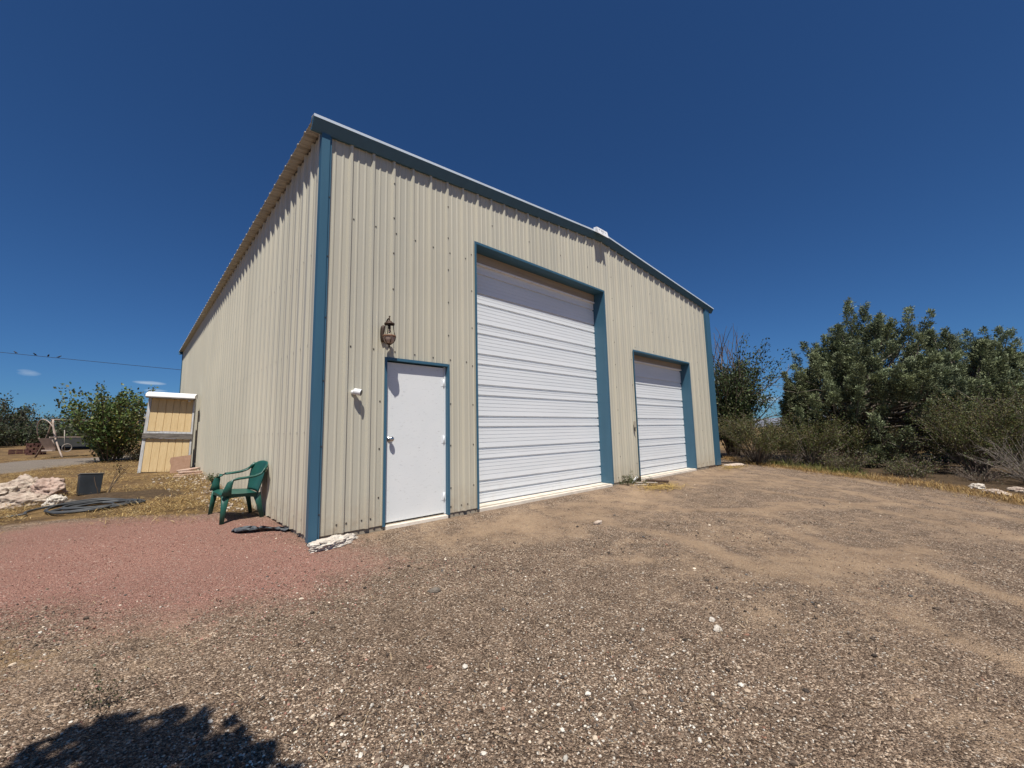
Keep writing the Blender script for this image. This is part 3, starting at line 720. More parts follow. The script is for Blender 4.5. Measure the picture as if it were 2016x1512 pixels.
C = empty('security_camera', (.405, -.008, 1.69)); tag(C, 'small white security camera fixed to the ribbed wall left of the entry door', 'camera')
m = MB(); rows = [[(r*math.cos(a), y0, r*math.sin(a)) for a in [2*math.pi*k/24 for k in range(24)]] for r, y0 in ((.030, .008), (.031, -.008), (.026, -.022), (.012, -.030), (.009, -.05))]
m.grid(rows, 0, True, True); m.build('mount', M['cam_white'], C)
ax = Vector((.72, -.62, -.22)).normalized(); p0 = Vector((.004, -.048, .006))
m = MB(); m.tube([p0-ax*.016, p0-ax*.008, p0+ax*.072, p0+ax*.078], [.030, .040, .042, .040], 24); m.build('camera_body', M['cam_white'], C)
m = MB(); m.tube([p0+ax*.0782, p0+ax*.082], [.036, .034], 24); m.build('lens', M['black'], C)

K = MB(); K.box((7.045, -.062, 1.19), (7.105, -.034, 1.34)); K.box((7.055, -.075, 1.175), (7.095, -.034, 1.189), 1); K.tube([(7.075, -.048, 1.18), (7.075, -.05, 1.10)], .012, 8, 1)
tag(K.build('junction_box', [M['box'], M['screw']], None, .004), 'small beige box with a dark stub on the wall beside the low door', 'box')

# ------------------------------------------------------------------ green resin chair
CH = empty('plastic_chair', (-.434, 2.07, .0), (0, R(4.5), R(-82))); CH.scale = (.95, .95, .95); tag(CH, 'green plastic armchair standing against the side wall near the corner', 'chair')
def slab(rows, th, nrm):
    """curved sheet with thickness: grid rows offset along nrm"""
    m = MB(); a = len(rows); b = len(rows[0])
    back = [[tuple(Vector(p)+Vector(nrm)*th) for p in r] for r in rows]
    m.grid(rows, 0, True); m.grid(back, 0, True)
    m.grid([rows[0], back[0]], 0, False); m.grid([rows[-1], back[-1]], 0, False)
    m.grid([[r[0] for r in rows], [r[0] for r in back]], 0, False); m.grid([[r[-1] for r in rows], [r[-1] for r in back]], 0, False)
    return m
rows = []
for i in range(9):
    v = i/8; y = -.245+.46*v; hw = .255-.035*v; zc = .425-.035*v-.03*math.exp(-(v/.08)**2)
    rows.append([(hw*u, y, zc-.020*(1-u*u)*math.sin(math.pi*min(1, v*1.1))) for u in np.linspace(-1, 1, 11)])
m = slab(rows, .012, (0, 0, -1))
# apron round the seat edge
for s in (-1, 1):
    m.grid([[(s*(.257-.035*v), -.245+.46*v, .422-.035*v) for v in np.linspace(0, 1, 9)], [(s*(.250-.035*v), -.24+.45*v, .372-.025*v-.035*abs(2*v-1)**3) for v in np.linspace(0, 1, 9)]], 0, True)
m.grid([[(.255*u, -.247, .397) for u in np.linspace(-1, 1, 9)], [(.25*u, -.243, .36-.02*abs(u)**4) for u in np.linspace(-1, 1, 9)]], 0, True)
m.build('seat', M['green'], CH)
rows = []
for i in range(13):
    v = i/12; z = .385+.455*v
    r_ = []
    for u in np.linspace(-1, 1, 13):
        hw = .215+.055*math.sin(min(1, v*1.2)*math.pi/2)
        zz = z-.085*v*abs(u)**3.2
        r_.append((hw*u, .205+.115*v+.035*(1-u*u)-.05*(v*abs(u)**3), zz))
    rows.append(r_)
slab(rows, .012, (0, 1, .1)).build('backrest', M['green'], CH)
def sweep(path, w, th, side):
    m = MB(); rows = []
    P = [Vector(p) for p in path]
    for i, p in enumerate(P):
        t = (P[min(i+1, len(P)-1)]-P[max(i-1, 0)]).normalized(); a = Vector(side[i] if isinstance(side, list) else side); a = (a-t*a.dot(t)).normalized(); n_ = t.cross(a)
        ww = w[i]/2; hh = th/2
        rows.append([p+a*ww*.8+n_*hh, p+a*ww-n_*hh*.2, p+a*ww*.8-n_*hh, p-a*ww*.8-n_*hh, p-a*ww+n_*hh*.2, p-a*ww*.8+n_*hh])
    m.grid(rows, 0, True, True); m.face(rows[0][::-1]); m.face(rows[-1]); return m
for s in (-1, 1):
    # front upright swells from the seat edge to the arm, then the arm sweeps back into the backrest
    path = [(s*.262, -.215, .40), (s*.272, -.205, .50), (s*.280, -.185, .58), (s*.285, -.150, .625), (s*.288, -.08, .642), (s*.288, .03, .648), (s*.285, .13, .66), (s*.278, .21, .69), (s*.262, .265, .735), (s*.235, .30, .79)]
    sweep(path, [.13, .10, .08, .072, .07, .07, .066, .06, .055, .045], .028, [(0, 1, 0)]*3+[(s*.6, .5, .5)]+[(1, 0, 0)]*4+[(s*.6, -.4, .6)]*2).build('armrest', M['green'], CH)
    sweep([(s*.235, -.215, .40), (s*.258, -.235, .2), (s*.275, -.25, 0)], [.10, .072, .055], .028, (.3*s, 1, 0)).build('leg', M['green'], CH)
    sweep([(s*.205, .20, .385), (s*.225, .245, .2), (s*.24, .29, 0)], [.11, .07, .055], .028, (.3*s, 1, 0)).build('leg', M['green'], CH)
m = MB()
rows = []
for i in range(15):
    v = i/14; x = -.36+.72*v
    rows.append([(x, -.12*math.sin(v*4+1)+.05*math.sin(9*v+j*1.9)+(-.06+.12*j/6)*(.4+.9*abs(math.sin(v*5+.4))), .008+.045*abs(math.sin(7*v+j*1.7))*abs(math.sin(3*v+.5))+.02*math.sin(j*2.1+v*4)) for j in range(7)])
m.grid(rows, 0, True)
o = m.build('crumpled_cloth', M['cloth']); tag(o, 'crumpled dark grey cloth lying by the chair legs and wall foot', 'cloth')
o.location = (-.30, 1.05, gh(-.3, 1.05)); o.rotation_euler = (0, 0, R(-62))

# ------------------------------------------------------------------ rocks
def rock(name, label, cat, loc, size, seed, mat, group=None, rotz=0., sub=5, rough=.42, lift=.35):
    import bmesh
    bm = bmesh.new(); bmesh.ops.create_icosphere(bm, subdivisions=sub, radius=1)
    off = Vector((seed*3.1, seed*1.7, seed*.9))
    for v in bm.verts:
        p = v.co.copy(); n1 = mnoise.noise(p*.9+off); n2 = mnoise.noise(p*2.3+off); n3 = mnoise.noise(Vector((p.x*5, p.y*5, p.z*6.5))+off)
        cell = mnoise.cell(p*1.6+off)
        rid = abs(mnoise.noise(Vector((p.x*2.2, p.y*2.2, p.z*5))+off)); v.co = p*(1+rough*n1+rough*.6*n2+rough*.42*n3+.06*mnoise.noise(p*11+off)+.07*cell-.40*max(0, .18-rid))
        v.co.z = v.co.z if v.co.z > -.6 else -.6
    bm.normal_update(); me = bpy.data.meshes.new(name)
    for v in bm.verts: v.co = Vector((v.co.x*size[0], v.co.y*size[1], v.co.z*size[2]))
    bm.to_mesh(me); bm.free(); me.polygons.foreach_set('use_smooth', [True]*len(me.polygons))
    o = link(name, me, mat); x, y = loc[:2]
    o.location = (x, y, (loc[2] if len(loc) > 2 else gh(x, y))+size[2]*lift); o.rotation_euler = (0, 0, rotz)
    return tag(o, label, cat, group)
GR = 'limestone boulders in the yard'
rock('boulder', 'rounded pinkish boulder nearest the dark square bin', 'rock', (-2.66, 6.75), (.23, .26, .25), 1.3, M['lime_pink'], GR, .6)
rock('boulder', 'large striped boulder rising behind the other limestone rocks', 'rock', (-2.98, 7.2), (.29, .26, .28), 4.1, M['lime'], GR, .2)
rock('boulder', 'long low pale rock lying in front of the boulder heap', 'rock', (-2.86, 5.85), (.33, .18, .14), 7.7, M['lime'], GR, -.15, rough=.4)
rock('boulder', 'rough pale rock cut by the left edge of the photo', 'rock', (-3.32, 6.75), (.28, .34, .19), 2.6, M['lime'], GR, .9)
rock('boulder', 'small whitish rock in front of the pinkish boulder', 'rock', (-2.46, 5.35), (.13, .11, .13), 9.2, M['lime_white'], GR, .3)
rock('boulder', 'flat fist sized stone at the lower left corner of the heap', 'rock', (-3.02, 5.45), (.12, .10, .05), 5.5, M['lime'], GR)
rock('boulder', 'dark fist sized stone between the small whitish rock and the hose', 'rock', (-2.27, 5.28), (.09, .08, .06), 6.4, M['pebble'], GR)
rock('limestone_slab', 'jagged bright white rock lying at the blue corner post', 'rock', (.16, -.20), (.24, .10, .075), 12.4, M['lime_white'], None, .32, rough=.5)
rock('stone', 'flat grey brown stone alone on the gravel below the white door', 'stone', (.33, -2.0), (.055, .028, .022), 3.3, M['pebble'], None, -.4, 3)
rock('stone', 'pale flat stone lying on the dirt apron before the tall door', 'stone', (3.22, -1.62), (.085, .05, .03), 8.3, M['lime'], None, .3, 3)
GP = 'pale pebbles on the drive'
rock('pebble', 'pair of pale pebbles side by side on the drive', 'stone', (1.50, -3.83), (.035, .026, .02), 2.2, M['lime_white'], GP, 0, 3)
rock('pebble', 'pair of pale pebbles side by side on the drive', 'stone', (1.60, -3.76), (.026, .02, .016), 5.1, M['lime_white'], GP, 0, 3)
GV = 'white rocks in the verge'
rock('verge_rock', 'flat white rock in the verge grass under the low branches', 'rock', (11.9, -5.4), (.20, .12, .07), 14.2, M['lime_white'], GV)
rock('verge_rock', 'wide pale rock nearest the drive in the verge', 'rock', (11.25, -5.62), (.24, .14, .06), 16.9, M['lime'], GV, .5)
rock('verge_rock', 'low broken rock at the foot of the dry twiggy bush', 'rock', (11.9, -5.95), (.17, .12, .06), 18.1, M['lime'], GV, 1.1)
rock('concrete_block', 'pale flat block lying beyond the far corner of the garage', 'block', (12.65, -.25), (.42, .16, .07), 21.3, M['lime'], None, -.45, 3, .12)
# flagstones stacked by the leaning siding
def flag(label, x, y, z, sx, sy, sz, rz, seed, tilt=0):
    m = MB(); rs = random.Random(seed); k = 9
    P = [(sx*(.75+.4*rs.random())*math.cos(2*math.pi*i/k), sy*(.75+.4*rs.random())*math.sin(2*math.pi*i/k)) for i in range(k)]
    m.prism(P, 0, sz, 2); o = m.build('flagstone', M['flag'], None, .012); o.location = (x, y, z); o.rotation_euler = (0, tilt, rz)
    tag(o, label, 'flagstone', 'loose flagstones by the wall')
z0 = gh(-.3, 9.3)
flag('broad pinkish flagstone lying lowest in the little stack', -.32, 9.15, z0-.01, .36, .24, .05, .2, 3)
flag('middle flagstone of the stack, turned outward from the wall', -.28, 9.3, z0+.042, .34, .22, .045, .7, 5, .04)
flag('grey brown flagstone on top of the stack touching the siding', -.30, 9.75, z0+.09, .30, .2, .045, .1, 8, -.1)
flag('thin flagstone lying apart in the straw nearest the chair', -.62, 8.75, gh(-.62, 8.75)-.005, .18, .12, .03, 1.2, 11)

# ------------------------------------------------------------------ leaning siding panel
sw, shh, sd = 1.19, 2.36, .14
SP = empty('siding_panel', (-.80, 10.80, gh(-.80, 10.80)-.02), (R(-2), R(2.6), R(-16))); tag(SP, 'tall yellow grooved siding section with white cap leaning against the side wall', 'siding')
m = MB(); nb = 6; x0 = -sw/2+.07; x1 = sw/2-.05; bw = (x1-x0)/nb
for zz0, zz1 in ((0.02, .98), (1.20, 2.22)):
    for k in range(nb):
        a, b = x0+k*bw, x0+(k+1)*bw; m.box((a+.009, -.016, zz0), (b-.009, 0, zz1))
    m.box((x0, -.004, zz0), (x1, .012, zz1))
def taper(mb):
    mb.v = [(x-(.085*max(0, x)/.6)*z/2.3, y, z) for x, y, z in mb.v]; return mb
taper(m).build('siding_boards', M['siding'], SP)
m = MB(); m.box((-sw/2, -.03, 0), (-sw/2+.075, sd, 2.22)); m.box((sw/2-.05, -.03, 0), (sw/2, sd, 2.22)); m.box((-sw/2+.076, -.028, 1.135), (sw/2-.051, .02, 1.185)); m.box((-sw/2+.076, .02, 0.0), (sw/2-.051, .06, .03)); taper(m).build('frame', M['trimgrey'], SP, .004)
m = MB(); m.box((-sw/2-.01, -.075, .985), (sw/2+.012, -.031, 1.134)); taper(m).build('rail', M['greywood'], SP, .004)
m = MB(); m.prism([(-.24, 2.20), (-.22, 2.29), (-.02, 2.36), (sd, 2.36), (sd, 2.24), (-.20, 2.20)], -sw/2-.03, sw/2+.03, 0); taper(m).build('cap', M['whitewood'], SP, .006)
m = MB(); m.box((-sw/2-.02, -.235, 2.165), (sw/2+.02, -.10, 2.198)); taper(m).build('soffit_board', M['greywood'], SP, .004)
m = MB(); m.lathe([(0, .03), (.022, .028), (.03, .012), (.03, -.01), (.02, -.028), (0, -.03)], (.40, -.16, 2.12), 12); m.build('knob', M['lime_white'], SP)
m = MB(); m.prism([(-.22, 0), (.24, 0), (.22, .52), (-.26, .46), (-.27, .34), (-.22, .22)], -.012, .008, 1)
o = m.build('brown_board', M['brownboard']); o.location = (-.50, 10.15, gh(-.50, 10.15)-.01); o.rotation_euler = (R(-17), 0, R(-22)); tag(o, 'small brown board with a broken edge propped on the yellow siding', 'board')

# ------------------------------------------------------------------ bin, hose, twigs
B = empty('plastic_bin', (-2.13, 6.48, gh(-2.13, 6.48)-.02), (R(-8), R(3), R(8))); tag(B, 'dark square plastic bin with a dusty rim in the straw', 'bin')
m = MB()
def sq(h, z, y=0): return [(-h, -h+y, z), (h, -h+y, z), (h, h+y, z), (-h, h+y, z)]
rows = [sq(.150, 0), sq(.160, .40)]; m.grid(rows, 0, False, True); m.face(rows[0]); m.grid([sq(.156, .40), sq(.145, .02)], 0, False, True); m.face(sq(.145, .02)); m.build('bin_body', M['binblack'], B, .008)
m = MB(); m.grid([sq(.156, .394), sq(.170, .394), sq(.170, .412), sq(.156, .412), sq(.156, .394)], 0, False, True); m.build('rim', M['bingrey'], B, .004)
m = MB(); pts = []
cx, cy = -2.02, 4.55
rs = random.Random(5)
for i in range(420):
    a = i/420*2*math.pi*8.5; tt = i/420
    rx = .42+.10*math.sin(a*.37+1)+.09*math.sin(tt*9); ry = .40+.08*math.sin(a*.53+2)+.06*math.cos(tt*14)
    ox = .10*math.sin(tt*11)+.10*math.sin(tt*3.3); oy = .09*math.cos(tt*8)
    x = cx+ox+rx*math.cos(a+.4); y = cy+oy+ry*math.sin(a+.4); pts.append((x, y, gh(x, y)+.03+.05*(.5+.5*math.sin(tt*23+a*.7))*(.4+.6*tt)))
for t_ in np.linspace(0, 1, 24)[1:]:
    x0_, y0_, z0_ = pts[419]; x = x0_+(-3.6-x0_)*t_; y = y0_+(4.05-y0_)*t_+.1*math.sin(t_*5); pts.append((x, y, gh(x, y)+.016+(z0_-gh(x0_, y0_)-.016)*max(0, 1-4*t_)))
m.tube(pts, .0165, 7); o = m.build('hose_coil', M['hose']); tag(o, 'coiled dark grey garden hose lying on the straw with its tail running left', 'hose')

def polyline(p, d, n, step, wig, rs, up_=0.):
    out_ = [Vector(p)]; d = Vector(d).normalized()
    for _ in range(n):
        d = (d+Vector((rs.gauss(0, wig), rs.gauss(0, wig), rs.gauss(0, wig)+up_))).normalized(); out_.append(out_[-1]+d*step)
    return out_

class Wood:
    """tapered stems gathered in one mesh, coloured per vertex"""
    def __init__(s, c0, c1): s.V = []; s.F = []; s.C = []; s.c0 = np.array(c0); s.c1 = np.array(c1)
    def stem(s, pts, r0, r1, n=5):
        b = sum(len(v) for v in s.V); P = np.array([tuple(p) for p in pts]); k = len(P)
        T = np.gradient(P, axis=0); T /= np.linalg.norm(T, axis=1)[:, None]+1e-9
        ref = np.array([0, 0, 1.]) if abs(T[0, 2]) < .9 else np.array([1., 0, 0])
        A = np.cross(T, ref); A /= np.linalg.norm(A, axis=1)[:, None]+1e-9; Bn = np.cross(T, A)
        r = np.linspace(r0, r1, k)[:, None, None]; an = np.arange(n)/n*2*math.pi
        V = P[:, None]+r*(A[:, None]*np.cos(an)[None, :, None]+Bn[:, None]*np.sin(an)[None, :, None])
        s.V.append(V.reshape(-1, 3)); i = np.arange(k-1)[:, None]*n+b; j = np.arange(n)[None]; j2 = (j+1) % n
        s.F.append(np.stack([i+j, i+j2, i+n+j2, i+n+j], -1).reshape(-1, 4))
        s.C.append(np.repeat((s.c0+(s.c1-s.c0)*random.random())[None]*(.8+.4*random.random()), k*n, 0))
    def build(s, name, parent): return mesh_np(name, np.concatenate(s.V), np.concatenate(s.F), M['twig'], parent, np.concatenate(s.C), True)

def leaf_mesh(name, P, D, L, Wd, cols, parent, mat, flat=0., curl=.0):
    """diamond leaves at P along D; arrays"""
    n = len(P); D = D/(np.linalg.norm(D, axis=1)[:, None]+1e-9)
    q = RNG.normal(0, 1, (n, 3)); q[:, 2] *= (1-flat)
    S = np.cross(D, q); S /= np.linalg.norm(S, axis=1)[:, None]+1e-9
    L = L[:, None]; Wd = Wd[:, None]
    V = np.stack([P, P+D*L*.5+S*Wd, P+D*L, P+D*L*.5-S*Wd], 1).reshape(-1, 3)
    Fq = np.arange(4*n).reshape(n, 4)
    return mesh_np(name, V, Fq, mat, parent, np.repeat(cols, 4, 0))

def vary(base, n, amt=.35, pals=None):
    c = np.array(base)[None] if pals is None else np.array(pals)[RNG.integers(0, len(pals), n)]
    return c*(1-amt+2*amt*RNG.random((n, 1)))*(1+.12*RNG.normal(0, 1, (n, 3))).clip(.7, 1.3)

# ------------------------------------------------------------------ junipers
def juniper(label, x, y, H, Rr, seed, skew=(0, 0), nplume=70, extra=()):
    rs = random.Random(seed); root = empty('juniper_tree', (x, y, gh(x, y))); tag(root, label, 'tree', 'junipers beside the drive')
    wd = Wood((.10, .075, .055), (.26, .225, .19)); P = []; D = []; Lf = []; C_ = []
    forks = []
    for k in range(5):
        a = 2*math.pi*k/5+rs.random(); pl = polyline((.1*math.cos(a), .1*math.sin(a), -.1), (.45*math.cos(a)+skew[0]*.1, .45*math.sin(a)+skew[1]*.1, 1), 7, H*.075, .12, rs)
        wd.stem(pl, .11, .06, 7); forks.append(pl)
    tips = []
    for k in range(nplume):
        a = rs.random()*2*math.pi; q = math.sqrt(rs.random()); rad = Rr*q
        top = H*(1-.50*q**2.0)*rs.uniform(.78, 1.0)
        if rs.random() < .45: rad = Rr*rs.uniform(.75, 1.12); top = H*rs.uniform(.10, .60)
        tips.append((rad*math.cos(a)+skew[0]*top/H, rad*math.sin(a)+skew[1]*top/H, top, rs.uniform(.55, 1.15)))
    tips += list(extra)
    for tx, ty, tz, ln in tips:
        tip = Vector((tx, ty, tz)); outd = Vector((tx, ty, 0)); outd = outd.normalized() if outd.length > .01 else Vector((1, 0, 0))
        lean = .12+.42*min(1, outd.length and math.hypot(tx, ty)/Rr)*(1-.5*tz/H)
        ax_ = (Vector((0, 0, 1))+outd*lean+Vector((rs.gauss(0, .12), rs.gauss(0, .12), 0))).normalized()
        base = tip-ax_*ln; base.z = max(base.z, .12)
        fk = rs.choice(forks); st = fk[min(len(fk)-1, int(len(fk)*rs.uniform(.35, 1)))]
        mid = st.lerp(base, .55)+Vector((0, 0, -.12))
        wd.stem([st, mid, base, base.lerp(tip, .6)], .035, .010, 5)
        nt_ = int(30+26*ln)
        shade = rs.uniform(.75, 1.2); hue = rs.random()
        for j in range(nt_):
            v = rs.random()**.8; cpos = base.lerp(tip, v); rad = .23*(1-v)**.8+.04
            a = rs.random()*2*math.pi; off_ = Vector((math.cos(a), math.sin(a), rs.uniform(-.5, .7)))*rad*math.sqrt(rs.random())
            c = np.array(cpos+off_); d0 = np.array(ax_*.75+off_.normalized()*.8)
            n_ = 18
            pp = c+RNG.normal(0, .036, (n_, 3)); P.append(pp); D.append(d0+RNG.normal(0, .38, (n_, 3)))
            Lf.append(.045+.055*RNG.random(n_))
            g = np.array((.145, .172, .098))*(1-hue*.45)+np.array((.172, .178, .072))*hue*.45
            g = g*shade*(1+.5*(v > .75)*rs.random())
            C_.append(np.repeat(g[None], n_, 0)*(.7+.6*RNG.random((n_, 1)))*rs.choice((.72, .85, 1., 1.1, 1.3)))
    for _ in range(60):   # bare grey inner twigs
        a = rs.random()*6.28; fk = rs.choice(forks); p = fk[rs.randrange(2, len(fk))]
        wd.stem(polyline(p, (math.cos(a), math.sin(a), rs.uniform(-.1, .5)), 6, Rr*.13, .2, rs), .016, .004, 4)
    wd.build('trunk', root); Lf = np.concatenate(Lf)
    leaf_mesh('crown', np.concatenate(P), np.concatenate(D), Lf, Lf*.17, np.concatenate(C_), root, M['needle'])
juniper('broad dark green juniper with ragged spires beyond the drive', 17.3, -3.2, 5.45, 2.45, 3, (.2, -.2), 250,
        extra=((-.2, .1, 5.8, 1.5), (.35, .25, 5.75, 1.3), (.15, -.3, 5.6, 1.4), (-1.4, 1.7, 3.5, 1.4), (-1.2, 2.0, 3.1, 1.2), (-1.0, 2.3, 2.3, 1.1), (.3, 2.0, 4.2, 1.3), (.2, 1.7, 4.6, 1.3), (-.6, 2.2, 2.8, 1.2), (-.9, 2.1, 1.7, 1.0), (-1.2, 1.9, 1.2, 1.0), (.1, -1.9, 5.0, 1.4), (0, -1.4, 5.2, 1.3)))
juniper('juniper reaching past the right edge, behind the creosote bushes', 22.2, -6.6, 4.9, 2.7, 8, (0, -.3), 200, extra=((.3, .6, 5.1, 1.5), (-.3, .2, 5.0, 1.5), (.0, .9, 4.9, 1.4), (.2, -.2, 5.0, 1.5)))
juniper('shorter juniper filling the gap between its two larger neighbours', 19.8, -5.3, 5.0, 2.0, 14, (0, 0), 130)

# ------------------------------------------------------------------ leafy shrubs and bushes
def shrub(name, label, cat, x, y, H, Rr, seed, nst, leafn, lsize, greens, wood=((.09, .07, .055), (.24, .20, .165)), start=.45, bare=0., spread=.8, group=None, lr=.10, thick=.014, dens=1., droop=0., ratio=.26, base_r=.12):
    rs = random.Random(seed); root = empty(name, (x, y, gh(x, y))); tag(root, label, cat, group)
    wd = Wood(*wood); P = []; D = []; Ls = []; Cs = []
    for k in range(nst):
        a = rs.random()*6.283; q = rs.random()**.6; ln = H*rs.uniform(.7, 1.02)
        d0 = Vector((math.cos(a)*q*spread*Rr/H*1.9, math.sin(a)*q*spread*Rr/H*1.9, 1)); br = base_r*rs.random()
        ns = 9; pl = polyline((br*math.cos(a), br*math.sin(a), -.05), d0, ns, ln/ns, .10, rs, -droop)
        wd.stem(pl, thick*rs.uniform(.7, 1.3), thick*.18, 5)
        twigs = [(pl, start)]
        for b in range(rs.randint(3, 5)):
            i = rs.randrange(int(ns*max(.25, start-.15)), ns); dd_ = (pl[i]-pl[i-1]).normalized()+Vector((rs.gauss(0, .55), rs.gauss(0, .55), rs.gauss(.1, .3)))
            tw = polyline(pl[i], dd_, 5, ln*rs.uniform(.04, .075), .16, rs, -droop); wd.stem(tw, thick*.38, thick*.12, 4); twigs.append((tw, .15))
        if rs.random() < bare: continue
        for tw, s0 in twigs:
            A = np.array([tuple(p) for p in tw]); n_ = max(2, int(leafn*(1.6 if tw is pl else 1)*dens))
            u = (s0+(1-s0)*RNG.random(n_))*(len(A)-1); i = np.minimum(u.astype(int), len(A)-2); f_ = (u-i)[:, None]
            p = A[i]*(1-f_)+A[i+1]*f_+RNG.normal(0, lr*.55, (n_, 3))
            P.append(p); D.append((A[i+1]-A[i])*4+RNG.normal(0, .55, (n_, 3))); Ls.append(lsize*(.6+.8*RNG.random(n_)))
            Cs.append(vary(None, n_, .35, greens)*rs.uniform(.75, 1.2))
    wd.build('branches', root)
    Ls = np.concatenate(Ls); leaf_mesh('foliage', np.concatenate(P), np.concatenate(D), Ls, Ls*ratio, np.concatenate(Cs), root, M['leaf'])
    return root
CRE = [(.105, .115, .036), (.08, .095, .028), (.14, .135, .045), (.125, .105, .038)]
GC = 'creosote bushes along the drive'
shrub('creosote_bush', 'olive creosote bush in front of the dark leafy tree by the garage', 'bush', 14.2, -.55, 2.0, 1.15, 21, 64, 46, .038, CRE, group=GC, start=.5)
shrub('creosote_bush', 'olive creosote bush in the gap left of the broad juniper', 'bush', 14.9, -1.9, 1.8, 1.1, 22, 60, 46, .038, CRE, group=GC, start=.5)
shrub('creosote_bush', 'large creosote bush with bare fanning stems under the right junipers', 'bush', 15.1, -5.5, 2.3, 1.15, 23, 90, 52, .038, CRE, group=GC, start=.55)
shrub('creosote_bush', 'creosote bush at the right edge behind the dry twiggy bush', 'bush', 15.2, -6.6, 2.2, 1.4, 24, 74, 46, .038, CRE, group=GC, start=.5)
shrub('creosote_bush', 'creosote bush tucked under the left skirt of the broad juniper', 'bush', 15.6, -2.9, 1.7, 1.0, 25, 50, 46, .038, CRE, group=GC, start=.45)
shrub('creosote_bush', 'small creosote bush farthest away in the gap of open sky', 'bush', 21.0, -.6, 1.35, 1.2, 26, 50, 24, .06, CRE, group=GC, start=.4)
GREY = [(.17, .14, .10), (.13, .105, .075), (.2, .16, .12)]
GB = 'dry leafless brush'
shrub('dry_brush', 'grey leafless brush at the foot of the bush by the dark tree', 'bush', 14.6, -.2, .85, 1.0, 31, 60, 3, .03, GREY, ((.17, .13, .10), (.30, .25, .2)), group=GB, thick=.006, start=.3)
shrub('dry_brush', 'grey leafless brush between the two left creosote bushes', 'bush', 14.5, -1.25, .8, .95, 32, 60, 3, .03, GREY, ((.17, .13, .10), (.30, .25, .2)), group=GB, thick=.006, start=.3)
shrub('dry_brush', 'dry twiggy grey bush at the right edge of the drive', 'bush', 13.3, -6.35, 1.35, 1.0, 33, 80, 4, .03, GREY+CRE, ((.15, .12, .10), (.32, .28, .24)), group=GB, thick=.008, start=.4)
shrub('dry_brush', 'low brown brush under the bare stems of the large creosote', 'bush', 13.4, -5.5, .6, .9, 34, 50, 3, .03, GREY, ((.12, .09, .07), (.26, .21, .17)), group=GB, thick=.006, start=.3)

for q, (x, y, h, r_, lb) in enumerate(((13.9, -3.0, .8, .9, 'brown low brush in the shade under the broad juniper'), (13.5, -4.3, .7, .9, 'low brush between the broad juniper and the large creosote bush'), (16.3, -3.9, 1.3, 1.3, 'dark brush deep in the shade of the broad juniper'))):
    shrub('dry_brush', lb, 'bush', x, y, h, r_, 35+q, 60, 12, .035, GREY+CRE, ((.09, .07, .055), (.2, .165, .13)), group=GB, thick=.007, start=.2)

DARK = [(.050, .070, .028), (.068, .092, .034), (.038, .054, .022), (.11, .13, .05)]
tr = shrub('leafy_tree', 'dark leafy tree with bare upper twigs behind the far garage corner', 'tree', 16.7, 1.1, 4.3, 1.15, 41, 60, 66, .085, DARK, ((.055, .04, .03), (.13, .10, .08)), start=.22, spread=.55, lr=.22, thick=.03, ratio=.3, base_r=.22)
wd = Wood((.10, .075, .065), (.2, .16, .14)); rs = random.Random(77)
for k in range(26):
    a = rs.random()*6.28; p = (rs.gauss(0, .5), rs.gauss(0, .5), 3.0+rs.random()*.7); pl = polyline(p, (.22*math.cos(a), .22*math.sin(a), 1), 7, .23+.07*rs.random(), .12, rs); wd.stem(pl, .018, .006, 4)
    for b in range(2): i = rs.randrange(2, 6); wd.stem(polyline(pl[i], (rs.gauss(0, .6), rs.gauss(0, .6), .8), 4, .13, .15, rs), .006, .002, 4)
for dx, dy, dz, ln, p in ((.62, -.62, .5, 2.6, (.3, -.3, 2.1)), (.62, -.70, .75, 2.0, (.5, -.4, 1.1)), (.6, -.6, .2, 1.9, (.4, -.4, 1.3))):
    pl = polyline(p, (dx, dy, dz), 9, ln/9, .09, rs); wd.stem(pl, .034, .010, 5)
    for b in range(5): i = rs.randrange(3, 9); wd.stem(polyline(pl[i], (dx+rs.gauss(0, .4), dy+rs.gauss(0, .4), dz+.4), 4, .13, .15, rs), .012, .005, 4)
wd.build('bare_twigs', tr)

ROSE = [(.115, .15, .045), (.08, .115, .035), (.16, .19, .055), (.06, .085, .03), (.14, .165, .05)]
rb = shrub('leafy_bush', 'tall green bush with loose shoots and yellowing leaves by the swing', 'bush', -2.12, 16.9, 2.85, 1.0, 51, 42, 38, .10, ROSE, ((.10, .07, .05), (.2, .15, .11)), start=.08, spread=.62, lr=.16, ratio=.36, base_r=.3)
n = 260; P_ = np.stack([RNG.normal(.75, .38, n), RNG.normal(-.5, .35, n), .5+1.5*RNG.random(n)], 1)
leaf_mesh('yellowing_leaves', P_, RNG.normal(0, 1, (n, 3)), .07+.05*RNG.random(n), .024+.01*RNG.random(n), vary(None, n, .3, [(.38, .31, .09), (.28, .25, .06), (.5, .42, .2)]), rb, M['leaf'])
shrub('low_brush', 'brown low brush at the foot of the tall green bush', 'bush', -1.2, 16.6, .85, .95, 52, 60, 10, .05, [(.10, .075, .04), (.07, .06, .03), (.05, .055, .02)], thick=.007, start=.25)

